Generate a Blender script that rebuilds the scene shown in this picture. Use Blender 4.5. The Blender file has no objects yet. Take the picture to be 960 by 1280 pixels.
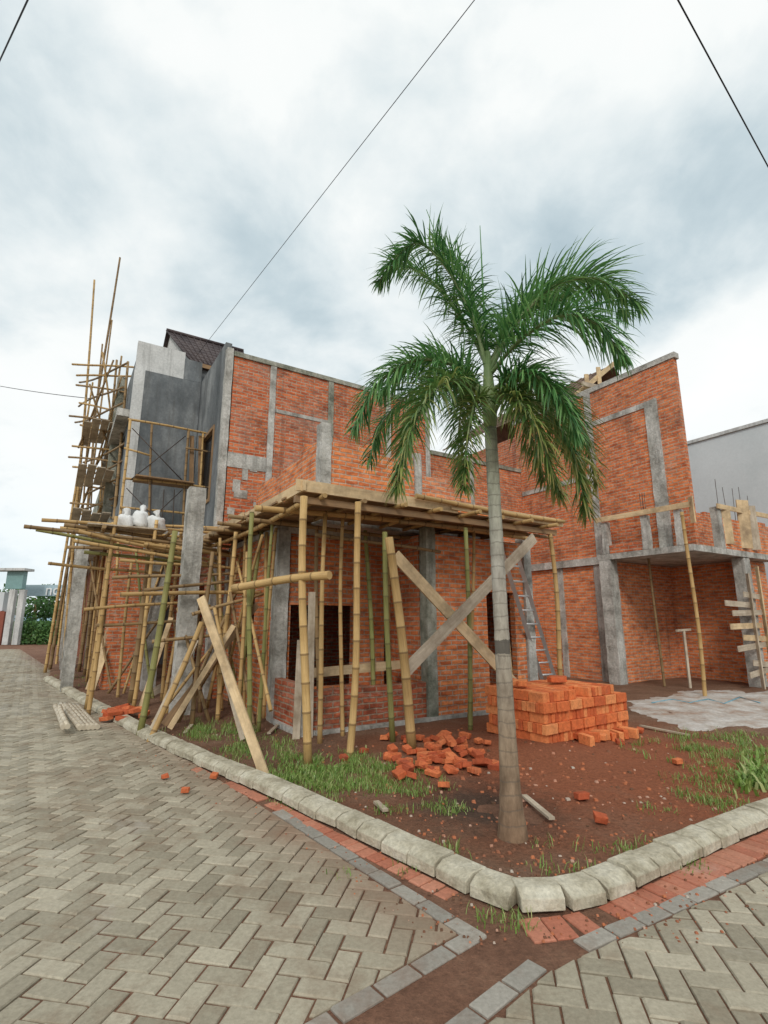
import bpy, bmesh, math, random
from mathutils import Vector, Matrix, noise
random.seed(7)
sc = bpy.context.scene
C = sc.collection
rnd = random.uniform
T = math.radians(11.9); ST, CT = math.sin(T), math.cos(T); H = 1.6; F = 640.0

# ---------------------------------------------------------------- survey helpers
def ray(u, v):
    x = (u-480)/F; y = (640-v)/F
    return Vector((x, CT-y*ST, ST+y*CT))
def gnd(u, v, z=0.0):
    d = ray(u, v); s = (z-H)/d.z
    return Vector((d.x*s, d.y*s, z))
def atY(u, v, Y):
    d = ray(u, v); s = Y/d.y
    return Vector((d.x*s, Y, H+d.z*s))
O = Vector((-1.04, 6.44)); A = math.radians(32)
R = Vector((math.cos(A), math.sin(A))); L = Vector((-math.sin(A), math.cos(A)))
def P(r, l, z=0.0):
    q = O + R*r + L*l
    return Vector((q.x, q.y, z))
def onl(u, v, l):
    d = ray(u, v); s = (l+O.dot(L))/d.xy.dot(L)
    return Vector((d.x*s, d.y*s, H+d.z*s))
def onr(u, v, r):
    d = ray(u, v); s = (r+O.dot(R))/d.xy.dot(R)
    return Vector((d.x*s, d.y*s, H+d.z*s))

# kerb line
PLpx = [(60,848),(120,882),(190,918),(260,950),(330,978),(400,1009),(470,1041),(540,1073),(590,1097),(622,1112),(655,1121),(692,1119),(740,1107),(795,1084),(850,1060),(905,1036),(960,1014),(1060,975)]
PL = [gnd(u, v, .05).xy for u, v in PLpx]
PL = [PL[0]+L*40] + PL + [PL[-1]+R*30]
def sdist(x, y):
    p = Vector((x, y)); best = 1e9; sg = 1
    for i in range(len(PL)-1):
        a = PL[i]; b = PL[i+1]; ab = b-a
        t = max(0, min(1, (p-a).dot(ab)/ab.length_squared))
        q = a+ab*t; d = (p-q).length
        if d < best-1e-6:
            best = d; sg = 1 if ab.cross(p-q) > 0 else -1
    return best*sg
def hz(x, y):
    d = sdist(x, y)
    if d < -.04: return -.05
    k = min(1, max(0, (d+.04)/.12))
    n = noise.noise(Vector((x*1.3, y*1.3, 0)))*.03 + noise.noise(Vector((x*5, y*5, 3)))*.02
    m = .07*math.exp(-((x-2.0)**2+(y-6.9)**2)/1.2) - .06*math.exp(-((x-1.15)**2+(y-4.75)**2)/.12)
    f = 1 if d > .5 else .4
    return -.03 + k*(.06) + (n*f+m)*k
def G(u, v, dz=0):
    p = gnd(u, v, .05); p.z = hz(p.x, p.y)+dz
    return p

# ---------------------------------------------------------------- objects
WO = {}
def thing(name, label, cat, loc, group=None):
    o = bpy.data.objects.new(name, None); C.objects.link(o)
    o.location = loc; o.empty_display_size = .1
    WO[o.name] = Vector(loc)
    o['label'] = label; o['category'] = cat
    if group: o['group'] = group
    return o
def tag(o, label, cat, group=None, kind=None):
    o['label'] = label; o['category'] = cat
    if group: o['group'] = group
    if kind: o['kind'] = kind
    return o
def struct(o):
    o['kind'] = 'structure'; return o

class MB:
    def __init__(s):
        s.v = []; s.f = []; s.uv = []; s.sm = []; s.t = []; s.mi = []
        s.tint = .5
    def face(s, pts, uvs=None, smooth=False):
        n = len(s.v); s.v += [Vector(p) for p in pts]
        s.f.append(tuple(range(n, n+len(pts)))); s.uv.append(uvs or [(0, 0)]*len(pts)); s.sm.append(smooth); s.t.append(s.tint)
    def hexa(s, p, dims=None):
        q = [(0,3,2,1),(4,5,6,7),(0,1,5,4),(1,2,6,5),(2,3,7,6),(3,0,4,7)]
        for k in q:
            a = [p[i] for i in k]
            w = (a[1]-a[0]).length; h = (a[2]-a[1]).length
            s.face(a, [(0,0),(w,0),(w,h),(0,h)])
    def box(s, r0, r1, l0, l1, z0, z1):
        p = lambda r, l, z: P(r, l, z)
        s.face([p(r0,l0,z0),p(r0,l1,z0),p(r1,l1,z0),p(r1,l0,z0)], [(r0,l0),(r0,l1),(r1,l1),(r1,l0)])
        s.face([p(r0,l0,z1),p(r1,l0,z1),p(r1,l1,z1),p(r0,l1,z1)], [(r0,l0),(r1,l0),(r1,l1),(r0,l1)])
        s.face([p(r0,l0,z0),p(r1,l0,z0),p(r1,l0,z1),p(r0,l0,z1)], [(r0,z0),(r1,z0),(r1,z1),(r0,z1)])
        s.face([p(r1,l1,z0),p(r0,l1,z0),p(r0,l1,z1),p(r1,l1,z1)], [(r1,z0),(r0,z0),(r0,z1),(r1,z1)])
        s.face([p(r1,l0,z0),p(r1,l1,z0),p(r1,l1,z1),p(r1,l0,z1)], [(l0,z0),(l1,z0),(l1,z1),(l0,z1)])
        s.face([p(r0,l1,z0),p(r0,l0,z0),p(r0,l0,z1),p(r0,l1,z1)], [(l1,z0),(l0,z0),(l0,z1),(l1,z1)])
        return s
    def rcol(s, r0, r1, l0, l1, z0, z1, j=.007):
        n = max(2, int((z1-z0)/.2)); rings = []
        for i in range(n+1):
            z = z0+(z1-z0)*i/n
            rings.append([P(a+rnd(-j, j), b+rnd(-j, j), z) for a, b in ((r0,l0),(r1,l0),(r1,l1),(r0,l1))])
        for i in range(n):
            for k in range(4):
                k2 = (k+1) % 4; s.face([rings[i][k], rings[i][k2], rings[i+1][k2], rings[i+1][k]])
        s.face(rings[0][::-1]); s.face(rings[-1]); return s
    def wall(s, axis, c0, c1, a0, a1, z0, z1, holes=()):
        cuts = sorted(set([a0, a1]+[h for q in holes for h in q[:2]]))
        for i in range(len(cuts)-1):
            x0, x1 = cuts[i], cuts[i+1]; m = (x0+x1)/2; z = z0
            hs = sorted([(h[2], h[3]) for h in holes if h[0] < m < h[1]])
            for b, t in hs+[(z1, z1)]:
                if b > z+.001:
                    if axis == 'r': s.box(x0, x1, c0, c1, z, b)
                    else: s.box(c0, c1, x0, x1, z, b)
                z = t
        return s
    def ragged(s, axis, c0, c1, a0, a1, z, hmax=3, p=.5):
        a = a0; n = 0
        while a < a1-.2:
            w = rnd(.23, .7); w = min(w, a1-a)
            n = max(0, min(hmax, n+random.choice([-1, 0, 0, 1])))
            if n:
                if axis == 'r': s.box(a, a+w, c0+.004, c1-.004, z, z+.08*n)
                else: s.box(c0+.004, c1-.004, a, a+w, z, z+.08*n)
            a += w
        return s
    def bar(s, p0, p1, w, t, up=Vector((0, 0, 1))):
        d = (p1-p0).normalized()
        x = d.cross(up)
        if x.length < .05: x = d.cross(Vector((1, 0, 0)))
        x.normalize(); y = x.cross(d)
        ln = (p1-p0).length; off = rnd(0, 5)
        c = []
        for q in (p0, p1):
            c.append([q-x*w/2-y*t/2, q+x*w/2-y*t/2, q+x*w/2+y*t/2, q-x*w/2+y*t/2])
        a, b = c
        s.face([a[0],a[3],a[2],a[1]], [(off,0),(off,t),(off+w,t),(off+w,0)])
        s.face([b[0],b[1],b[2],b[3]], [(off,0),(off+w,0),(off+w,t),(off,t)])
        for i in range(4):
            j = (i+1) % 4; ww = w if i % 2 == 0 else t
            s.face([a[i],a[j],b[j],b[i]], [(off,0),(off+ww,0),(off+ww,ln),(off,ln)])
        return s
    def tube(s, pts, rad, n=8, cap=True, smooth=True, v0=0):
        base = len(s.v); ln = v0; m = len(pts)
        s_x = None
        vs = []
        for i, p in enumerate(pts):
            d = (pts[min(i+1, m-1)]-pts[max(i-1, 0)]).normalized()
            if s_x is None:
                s_x = d.cross(Vector((0, 0, 1)))
                if s_x.length < .1: s_x = d.cross(Vector((0, 1, 0)))
            s_x = (s_x-d*s_x.dot(d)).normalized(); y = d.cross(s_x)
            if i: ln += (pts[i]-pts[i-1]).length
            vs.append(ln); r = rad[i] if isinstance(rad, (list, tuple)) else rad
            for k in range(n):
                a = 2*math.pi*k/n
                s.v.append(p+(s_x*math.cos(a)+y*math.sin(a))*r)
        for i in range(m-1):
            for k in range(n):
                k2 = (k+1) % n
                s.f.append((base+i*n+k, base+i*n+k2, base+(i+1)*n+k2, base+(i+1)*n+k))
                s.uv.append([(k/n, vs[i]), ((k+1)/n, vs[i]), ((k+1)/n, vs[i+1]), (k/n, vs[i+1])]); s.sm.append(smooth); s.t.append(s.tint)
        if cap:
            s.f.append(tuple(base+k for k in reversed(range(n)))); s.uv.append([(0, .15)]*n); s.sm.append(False); s.t.append(s.tint)
            s.f.append(tuple(base+(m-1)*n+k for k in range(n))); s.uv.append([(0, .15)]*n); s.sm.append(False); s.t.append(s.tint)
        return s
    def bamboo(s, p0, p1, r0, r1=None, sp=.32, n=8, bend=.014):
        r1 = r1 or r0*.85; ln = (p1-p0).length
        d = (p1-p0).normalized(); x = d.cross(Vector((.3, .8, .5))).normalized(); b = rnd(-bend, bend)*ln; b2 = rnd(-bend, bend)*ln*.4
        ph = rnd(0, .3); pts = [p0]; rad = [r0]
        t = ph
        def at(t): return p0+d*t+x*(b*math.sin(math.pi*t/ln)+b2*math.sin(2*math.pi*t/ln))
        while t < ln-.03:
            if t > .03:
                rr = r0+(r1-r0)*t/ln
                pts += [at(t-.016), at(t), at(t+.016)]; rad += [rr*.97, rr*1.12, rr*.97]
            t += sp
        pts.append(p1); rad.append(r1)
        return s.tube(pts, rad, n, v0=-ph)
    def build(s, name, mat, parent=None):
        me = bpy.data.meshes.new(name)
        if parent is not None: org = WO[parent.name]
        else:
            xs = [v.x for v in s.v]; ys = [v.y for v in s.v]; zs = [v.z for v in s.v]
            org = Vector(((min(xs)+max(xs))/2, (min(ys)+max(ys))/2, min(zs)))
        me.from_pydata([v-org for v in s.v], [], s.f)
        uvl = me.uv_layers.new(name='UVMap')
        uvl.data.foreach_set('uv', [c for fu in s.uv for q in fu for c in q])
        me.polygons.foreach_set('use_smooth', s.sm)
        at = me.attributes.new('tint', 'FLOAT', 'FACE'); at.data.foreach_set('value', s.t)
        for m in (mat if isinstance(mat, list) else [mat]): me.materials.append(m)
        if s.mi: me.polygons.foreach_set('material_index', s.mi)
        me.update()
        o = bpy.data.objects.new(name, me); C.objects.link(o)
        if parent is not None: o.parent = parent
        else: o.location = org
        WO[o.name] = org
        return o

# ---------------------------------------------------------------- materials
def M_(name, rough=.85):
    m = bpy.data.materials.new(name); m.use_nodes = True
    nt = m.node_tree; b = nt.nodes['Principled BSDF']; b.inputs['Roughness'].default_value = rough
    b.inputs['Specular IOR Level'].default_value = .25
    return m, nt, b
def c4(c): return (c[0], c[1], c[2], 1)
def noise_n(nt, vec, scale, detail=5, rough=.6, dist=0):
    n = nt.nodes.new('ShaderNodeTexNoise'); n.inputs['Scale'].default_value = scale; n.inputs['Detail'].default_value = detail
    n.inputs['Roughness'].default_value = rough; n.inputs['Distortion'].default_value = dist
    if vec: nt.links.new(vec, n.inputs['Vector'])
    return n.outputs['Fac']
def ramp(nt, fac, stops):
    r = nt.nodes.new('ShaderNodeValToRGB'); e = r.color_ramp.elements
    e[0].position, e[0].color = stops[0][0], c4(stops[0][1]); e[1].position, e[1].color = stops[-1][0], c4(stops[-1][1])
    for p, c in stops[1:-1]:
        q = e.new(p); q.color = c4(c)
    nt.links.new(fac, r.inputs['Fac']); return r.outputs['Color']
def mix(nt, fac, a, b, blend='MIX'):
    m = nt.nodes.new('ShaderNodeMix'); m.data_type = 'RGBA'; m.blend_type = blend
    for sock, val in ((0, fac), (6, a), (7, b)):
        if hasattr(val, 'is_output'): nt.links.new(val, m.inputs[sock])
        elif sock == 0: m.inputs[0].default_value = val
        else: m.inputs[sock].default_value = c4(val)
    return m.outputs[2]
def math_n(nt, op, a, b=None, c=None):
    m = nt.nodes.new('ShaderNodeMath'); m.operation = op
    for i, v in enumerate((a, b, c)):
        if v is None: continue
        if hasattr(v, 'is_output'): nt.links.new(v, m.inputs[i])
        else: m.inputs[i].default_value = v
    return m.outputs[0]
def bump(nt, b, h, strength=.4, dist=.01):
    n = nt.nodes.new('ShaderNodeBump'); n.inputs['Strength'].default_value = strength; n.inputs['Distance'].default_value = dist
    nt.links.new(h, n.inputs['Height']); nt.links.new(n.outputs[0], b.inputs['Normal'])
def coord(nt, w='Object'):
    return nt.nodes.new('ShaderNodeTexCoord').outputs[w]
def geo_pos(nt): return nt.nodes.new('ShaderNodeNewGeometry').outputs['Position']
def mapping(nt, vec, scale):
    m = nt.nodes.new('ShaderNodeMapping'); m.inputs['Scale'].default_value = scale
    nt.links.new(vec, m.inputs['Vector']); return m.outputs[0]

def brick_mat(name, c1, c2, mortar, white=.25, dark=.5):
    m, nt, b = M_(name, .92)
    uv = coord(nt, 'UV'); pos = geo_pos(nt)
    jit = nt.nodes.new('ShaderNodeTexNoise'); jit.inputs['Scale'].default_value = 5.0; nt.links.new(uv, jit.inputs['Vector'])
    sub = nt.nodes.new('ShaderNodeVectorMath'); sub.operation = 'MULTIPLY_ADD'
    nt.links.new(jit.outputs['Color'], sub.inputs[0]); sub.inputs[1].default_value = (.05, .04, 0); nt.links.new(uv, sub.inputs[2])
    bt = nt.nodes.new('ShaderNodeTexBrick'); nt.links.new(sub.outputs[0], bt.inputs['Vector'])
    for k, v in (('Scale', 1), ('Mortar Size', .013), ('Mortar Smooth', .3), ('Bias', -.1), ('Brick Width', .245), ('Row Height', .08)): bt.inputs[k].default_value = v
    bt.inputs['Color1'].default_value = c4(c1); bt.inputs['Color2'].default_value = c4(c2); bt.inputs['Mortar'].default_value = c4(mortar)
    n1 = noise_n(nt, pos, 1.0, 8, .74); n2 = noise_n(nt, pos, 16, 4, .75); n5 = noise_n(nt, mapping(nt, uv, (3.5, 11, 1)), 1.0, 2, .5)
    base = mix(nt, 1.0, bt.outputs['Color'], ramp(nt, n5, [(.3, (.64, .54, .51)), (.5, (.97, .95, .93)), (.7, (1.14, 1.2, 1.22))]), 'MULTIPLY')
    col = mix(nt, ramp(nt, n1, [(.35, (dark, dark, dark)), (.51, (0, 0, 0))]), base, (.12, .05, .032))
    sm = noise_n(nt, mapping(nt, uv, (1.2, 5.0, 1)), 2.2, 7, .8)
    col = mix(nt, ramp(nt, sm, [(.53, (0, 0, 0)), (.67, (white, white, white))]), col, (.60, .49, .40))
    lg = noise_n(nt, pos, .45, 5, .65)
    col = mix(nt, ramp(nt, lg, [(.55, (0, 0, 0)), (.7, (.3, .3, .3))]), col, (.50, .40, .33))
    col = mix(nt, .5, col, ramp(nt, n2, [(.25, (.44, .40, .38)), (.66, (1.1, 1.1, 1.1))]), 'MULTIPLY')
    st = noise_n(nt, mapping(nt, pos, (2.5, 2.5, .16)), 1.3, 6, .7)
    col = mix(nt, ramp(nt, st, [(.55, (0, 0, 0)), (.75, (.6, .6, .6))]), col, (.11, .06, .042))
    nt.links.new(col, b.inputs['Base Color'])
    h = math_n(nt, 'ADD', math_n(nt, 'MULTIPLY', bt.outputs['Fac'], -1.0), math_n(nt, 'MULTIPLY', n2, .7))
    bump(nt, b, h, 1.0, .02)
    return m
def noisy(name, cols, scale=3, rough=.85, bs=.3, bd=.01, bscale=30, map_scale=None, fine=.35, streak=0):
    m, nt, b = M_(name, rough); pos = geo_pos(nt)
    v = mapping(nt, pos, map_scale) if map_scale else pos
    n = noise_n(nt, v, scale, 7, .65)
    k = len(cols); col = ramp(nt, n, [(.32+.36*i/(k-1), c) for i, c in enumerate(cols)])
    n2 = noise_n(nt, pos, bscale, 4, .7)
    col = mix(nt, fine, col, ramp(nt, n2, [(.3, (.4, .4, .4)), (.7, (1.15, 1.15, 1.15))]), 'MULTIPLY')
    if streak:
        st = noise_n(nt, mapping(nt, pos, (5, 5, .35)), 1.2, 6, .7)
        col = mix(nt, ramp(nt, st, [(.5, (0, 0, 0)), (.72, (streak, streak, streak))]), col, (.09, .085, .075))
    nt.links.new(col, b.inputs['Base Color']); bump(nt, b, n2, bs, bd)
    return m
def bamboo_mat(name, a, bcol, node):
    m, nt, b = M_(name, .55); uv = coord(nt, 'UV')
    sp = nt.nodes.new('ShaderNodeSeparateXYZ'); nt.links.new(uv, sp.inputs[0])
    fr = math_n(nt, 'FRACT', math_n(nt, 'DIVIDE', sp.outputs[1], .32))
    d = math_n(nt, 'ABSOLUTE', math_n(nt, 'SUBTRACT', fr, .5))
    ringf = math_n(nt, 'GREATER_THAN', d, .462)
    pos = geo_pos(nt)
    n = noise_n(nt, pos, 2.3, 5, .7)
    col = ramp(nt, n, [(.3, a), (.7, bcol)])
    oi = nt.nodes.new('ShaderNodeObjectInfo')
    col = mix(nt, math_n(nt, 'MULTIPLY', oi.outputs['Random'], .5), col, (bcol[0]*.45, bcol[1]*.42, bcol[2]*.42))
    n2 = noise_n(nt, mapping(nt, uv, (26, 3, 1)), 1, 4, .7)
    col = mix(nt, .6, col, ramp(nt, n2, [(.3, (.4, .37, .35)), (.65, (1, 1, 1))]), 'MULTIPLY')
    col = mix(nt, math_n(nt, 'MULTIPLY', ringf, .7), col, node)
    nt.links.new(col, b.inputs['Base Color']); bump(nt, b, n2, .2, .004)
    return m
def wood_mat(name, a, bcol):
    m, nt, b = M_(name, .8); uv = coord(nt, 'UV')
    n = noise_n(nt, mapping(nt, uv, (22, 1.6, 1)), 1, 6, .65, .6); n3 = noise_n(nt, geo_pos(nt), 2, 5, .7)
    col = ramp(nt, n, [(.3, a), (.68, bcol)])
    col = mix(nt, ramp(nt, n3, [(.42, (0, 0, 0)), (.72, (.8, .8, .8))]), col, (.18, .125, .08))
    nt.links.new(col, b.inputs['Base Color']); bump(nt, b, n, .35, .004)
    return m
def flat(name, c, rough=.7, metal=0):
    m, nt, b = M_(name, rough); b.inputs['Metallic'].default_value = metal
    n = noise_n(nt, geo_pos(nt), 8, 4, .6)
    col = mix(nt, .35, c, ramp(nt, n, [(.3, (.6, .6, .6)), (.7, (1.1, 1.1, 1.1))]), 'MULTIPLY')
    nt.links.new(col, b.inputs['Base Color']); return m

BR = brick_mat('brick_red', (.72, .20, .075), (.52, .125, .05), (.54, .36, .26), .55, .55)
BR2 = brick_mat('brick_orange', (.82, .25, .088), (.62, .155, .06), (.60, .40, .28), .5, .45)
BR4 = brick_mat('brick_bright', (.90, .30, .105), (.70, .19, .068), (.64, .44, .32), .4, .25)  # brightest brick; under deck and carport its colour stands in for light
BR3 = brick_mat('brick_dark', (.54, .145, .066), (.38, .09, .042), (.40, .28, .20), .45, .7)
CON = noisy('concrete', [(.24, .23, .20), (.50, .485, .44), (.70, .68, .63)], 2.4, .9, .9, .025, 20, None, .5, .6)
CONG = noisy('concrete_mossy', [(.15, .16, .12), (.36, .36, .29), (.54, .53, .47)], 2.6, .9, .9, .025, 20, None, .5, .7)
PLD = noisy('plaster_dark', [(.085, .095, .10), (.165, .178, .185), (.33, .345, .345)], 1.1, .85, .4, .014, 16, (1, 1, .5), .35, .6)
PLL = noisy('plaster_light', [(.46, .47, .46), (.62, .62, .60), (.72, .72, .70)], 1.2, .85, .2, .006, 22, None, .35, .5)
WHT = noisy('white_wall', [(.56, .60, .61), (.63, .66, .67), (.67, .70, .71)], .4, .8, .1, .005, 12, None, .12)
BAM = bamboo_mat('bamboo_dry', (.76, .52, .23), (.58, .365, .14), (.17, .10, .045))
BAMG = bamboo_mat('bamboo_green', (.28, .32, .095), (.42, .38, .14), (.12, .10, .04))
BAMP = bamboo_mat('bamboo_pale', (.78, .69, .54), (.62, .54, .40), (.24, .18, .11))
BAMO = bamboo_mat('bamboo_old', (.48, .325, .16), (.31, .195, .088), (.10, .06, .03))
WD = wood_mat('timber_pale', (.78, .60, .37), (.62, .44, .24))
WDG = wood_mat('timber_grey', (.62, .54, .42), (.42, .34, .25))
WDB = wood_mat('timber_brown', (.40, .25, .13), (.24, .145, .075))
ALU = flat('aluminium', (.62, .63, .63), .4, .35)
STEEL = flat('steel_dark', (.09, .07, .06), .6, .5)
BLK = flat('cable_black', (.012, .012, .013), .5)
SACK = noisy('sack_white', [(.66, .66, .64), (.8, .8, .78)], 5, .6, .5, .02, 9)
ROOF = noisy('roof_tile', [(.045, .034, .036), (.075, .056, .056), (.11, .085, .08)], 2, .6, .4, .01, 20)
ROOFB = noisy('roof_tile_brown', [(.13, .085, .065), (.22, .15, .115), (.30, .22, .17)], 2, .75, .4, .01, 20)

def clay(name, stops):
    m, nt, b = M_(name, .9); oi = nt.nodes.new('ShaderNodeObjectInfo')
    col = ramp(nt, oi.outputs['Random'], stops)
    pos = geo_pos(nt)
    n = noise_n(nt, pos, 22, 5, .7); n3 = noise_n(nt, pos, 4, 5, .7)
    col = mix(nt, ramp(nt, n3, [(.52, (0, 0, 0)), (.78, (.5, .5, .5))]), col, (.34, .14, .085))
    col = mix(nt, .62, col, ramp(nt, n, [(.28, (.40, .36, .34)), (.62, (1, 1, 1))]), 'MULTIPLY')
    nt.links.new(col, b.inputs['Base Color']); bump(nt, b, n, .7, .008); return m
CLAY = clay('clay_brick', [(0, (.60, .13, .045)), (.5, (.78, .21, .07)), (1, (.87, .34, .13))])
CLAYB = clay('clay_rubble', [(0, (.42, .09, .04)), (.5, (.62, .15, .058)), (1, (.74, .23, .09))])

def paver_mat(name, a, bcol, dirt, cov=.44, kerbdirt=False):
    m, nt, b = M_(name, .8); pos = geo_pos(nt)
    at = nt.nodes.new('ShaderNodeAttribute'); at.attribute_name = 'tint'
    col = ramp(nt, at.outputs['Fac'], [(0, a), (1, bcol)])
    n = noise_n(nt, pos, 38, 5, .75); n2 = noise_n(nt, pos, .55, 7, .7, .4); n3 = noise_n(nt, pos, 5, 5, .7)
    col = mix(nt, .6, col, ramp(nt, n, [(.28, (.5, .49, .47)), (.66, (1.08, 1.08, 1.08))]), 'MULTIPLY')
    f = math_n(nt, 'ADD', n2, math_n(nt, 'MULTIPLY', math_n(nt, 'SUBTRACT', n3, .5), .55))
    col = mix(nt, ramp(nt, f, [(cov, (0, 0, 0)), (cov+.22, (.7, .7, .7))]), col, dirt)
    n4 = noise_n(nt, pos, .8, 7, .72, .2)
    col = mix(nt, ramp(nt, n4, [(.58, (0, 0, 0)), (.72, (.45, .45, .45))]), col, (.56, .53, .47))
    if kerbdirt:
        vm = nt.nodes.new('ShaderNodeVectorMath'); vm.operation = 'DOT_PRODUCT'; nt.links.new(pos, vm.inputs[0])
        nn = (math.cos(math.radians(218)), math.sin(math.radians(218)), 0); vm.inputs[1].default_value = nn
        d = math_n(nt, 'SUBTRACT', vm.outputs['Value'], nn[0]*.54+nn[1]*3.05)
        d = math_n(nt, 'ADD', d, math_n(nt, 'MULTIPLY', math_n(nt, 'SUBTRACT', n2, .5), 2.2))
        d = math_n(nt, 'ADD', d, math_n(nt, 'MULTIPLY', math_n(nt, 'SUBTRACT', n3, .5), .9))
        col = mix(nt, ramp(nt, d, [(.0, (.7, .7, .7)), (.6, (0, 0, 0))]), col, (.23, .125, .078))
    nt.links.new(col, b.inputs['Base Color'])
    rr = ramp(nt, f, [(.35, (.45, .45, .45)), (.6, (.85, .85, .85))]); nt.links.new(rr, b.inputs['Roughness'])
    bump(nt, b, n, .45, .006); return m
PAV = paver_mat('paver_cream', (.30, .265, .195), (.49, .44, .335), (.21, .145, .095), .48, True)
PAVS = paver_mat('paver_cream_side', (.30, .265, .195), (.49, .44, .335), (.21, .145, .095), .49, False)
PAVG = paver_mat('paver_grey', (.28, .26, .225), (.40, .37, .32), (.20, .125, .085), .48)
PAVR = paver_mat('paver_red', (.44, .15, .09), (.58, .255, .165), (.24, .12, .075), .49)
KERB = noisy('kerb_concrete', [(.29, .25, .17), (.52, .47, .355), (.66, .615, .495)], 4.0, .9, .8, .014, 36, None, .55)

def soil_mat():
    m, nt, b = M_('soil', .95); pos = geo_pos(nt)
    n = noise_n(nt, pos, 1.2, 8, .7); n2 = noise_n(nt, pos, 30, 5, .75); n3 = noise_n(nt, pos, 6, 5, .7)
    col = ramp(nt, n, [(.3, (.16, .085, .05)), (.5, (.25, .135, .083)), (.7, (.34, .21, .14))])
    vm = nt.nodes.new('ShaderNodeVectorMath'); vm.operation = 'DISTANCE'; nt.links.new(pos, vm.inputs[0]); vm.inputs[1].default_value = (2.4, 6.3, 0)
    d = math_n(nt, 'ADD', vm.outputs['Value'], math_n(nt, 'MULTIPLY', math_n(nt, 'SUBTRACT', n, .5), 3.0))
    col = mix(nt, ramp(nt, math_n(nt, 'DIVIDE', d, 3.4), [(.35, (.9, .9, .9)), (.95, (0, 0, 0))]), col, (.39, .13, .062))
    v2 = nt.nodes.new('ShaderNodeVectorMath'); v2.operation = 'DISTANCE'; nt.links.new(pos, v2.inputs[0]); v2.inputs[1].default_value = (.85, 4.9, 0)
    d2 = math_n(nt, 'ADD', v2.outputs['Value'], math_n(nt, 'MULTIPLY', math_n(nt, 'SUBTRACT', n3, .5), .9))
    col = mix(nt, ramp(nt, d2, [(.25, (.85, .85, .85)), (.85, (0, 0, 0))]), col, (.07, .05, .037))
    col = mix(nt, .75, col, ramp(nt, n2, [(.28, (.35, .35, .35)), (.7, (1.25, 1.25, 1.25))]), 'MULTIPLY')
    nt.links.new(col, b.inputs['Base Color']); bump(nt, b, n2, 1, .04); return m
SOIL = soil_mat()
def ground_mat():
    m, nt, b = M_('ground_soil', .95); pos = geo_pos(nt)
    n = noise_n(nt, pos, 1.6, 8, .7); n2 = noise_n(nt, pos, 34, 5, .75)
    col = ramp(nt, n, [(.3, (.16, .078, .048)), (.5, (.235, .12, .075)), (.7, (.31, .18, .115))])
    ln = nt.nodes.new('ShaderNodeVectorMath'); ln.operation = 'LENGTH'; nt.links.new(pos, ln.inputs[0])
    col = mix(nt, ramp(nt, math_n(nt, 'DIVIDE', ln.outputs['Value'], 100), [(.42, (0, 0, 0)), (.6, (1, 1, 1))]), col, (.06, .11, .035))
    col = mix(nt, .7, col, ramp(nt, n2, [(.28, (.4, .4, .4)), (.7, (1.2, 1.2, 1.2))]), 'MULTIPLY')
    nt.links.new(col, b.inputs['Base Color']); bump(nt, b, n2, .9, .025); return m
GRD = ground_mat()
def leaf_mat(name, cols, tip=None, trans=.25):
    m, nt, b = M_(name, .42)
    b.inputs['Specular IOR Level'].default_value = .45
    at = nt.nodes.new('ShaderNodeAttribute'); at.attribute_name = 'tint'
    col = ramp(nt, at.outputs['Fac'], [(i/(len(cols)-1), c) for i, c in enumerate(cols)])
    if tip:
        uv = coord(nt, 'UV'); sp = nt.nodes.new('ShaderNodeSeparateXYZ'); nt.links.new(uv, sp.inputs[0])
        col = mix(nt, ramp(nt, sp.outputs[1], [(.3, (0, 0, 0)), (.95, (1, 1, 1))]), col, tip)
    nt.links.new(col, b.inputs['Base Color'])
    tr = nt.nodes.new('ShaderNodeBsdfTranslucent'); nt.links.new(col, tr.inputs['Color'])
    ms = nt.nodes.new('ShaderNodeMixShader'); ms.inputs[0].default_value = trans
    out = nt.nodes['Material Output']
    nt.links.new(b.outputs[0], ms.inputs[1]); nt.links.new(tr.outputs[0], ms.inputs[2]); nt.links.new(ms.outputs[0], out.inputs['Surface'])
    return m
LEAF = leaf_mat('frond_green', [(.04, .12, .042), (.10, .27, .078), (.25, .44, .15)], None, .3)
LEAFY = leaf_mat('frond_yellowing', [(.06, .14, .036), (.15, .26, .065), (.32, .34, .10)], (.48, .26, .09), .3)
GRS = leaf_mat('grass_blade', [(.12, .21, .04), (.21, .35, .07), (.42, .45, .18)])
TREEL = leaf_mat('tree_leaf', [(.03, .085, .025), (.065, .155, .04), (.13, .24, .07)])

# ---------------------------------------------------------------- world, light, camera
w = bpy.data.worlds.new('World'); sc.world = w; w.use_nodes = True
nt = w.node_tree; bg = nt.nodes['Background']; out = nt.nodes['World Output']
sky = nt.nodes.new('ShaderNodeTexSky'); sky.sky_type = 'NISHITA'; sky.sun_disc = False
sky.sun_elevation = math.radians(40); sky.sun_rotation = math.radians(184)
nt.links.new(sky.outputs[0], bg.inputs['Color']); bg.inputs['Strength'].default_value = .12
g = coord(nt, 'Generated'); sp = nt.nodes.new('ShaderNodeSeparateXYZ'); nt.links.new(g, sp.inputs[0])
zz = math_n(nt, 'ADD', math_n(nt, 'MAXIMUM', sp.outputs[2], 0.0), .42)
cb = nt.nodes.new('ShaderNodeCombineXYZ')
nt.links.new(math_n(nt, 'DIVIDE', sp.outputs[0], zz), cb.inputs[0]); nt.links.new(math_n(nt, 'DIVIDE', sp.outputs[1], zz), cb.inputs[1])
cb.inputs[2].default_value = 5.35
n1 = noise_n(nt, cb.outputs[0], 1.5, 5, .5, .2); n2 = noise_n(nt, cb.outputs[0], 4.0, 8, .58, .2)
cl = math_n(nt, 'ADD', math_n(nt, 'MULTIPLY', n1, .70), math_n(nt, 'MULTIPLY', n2, .30))
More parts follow.
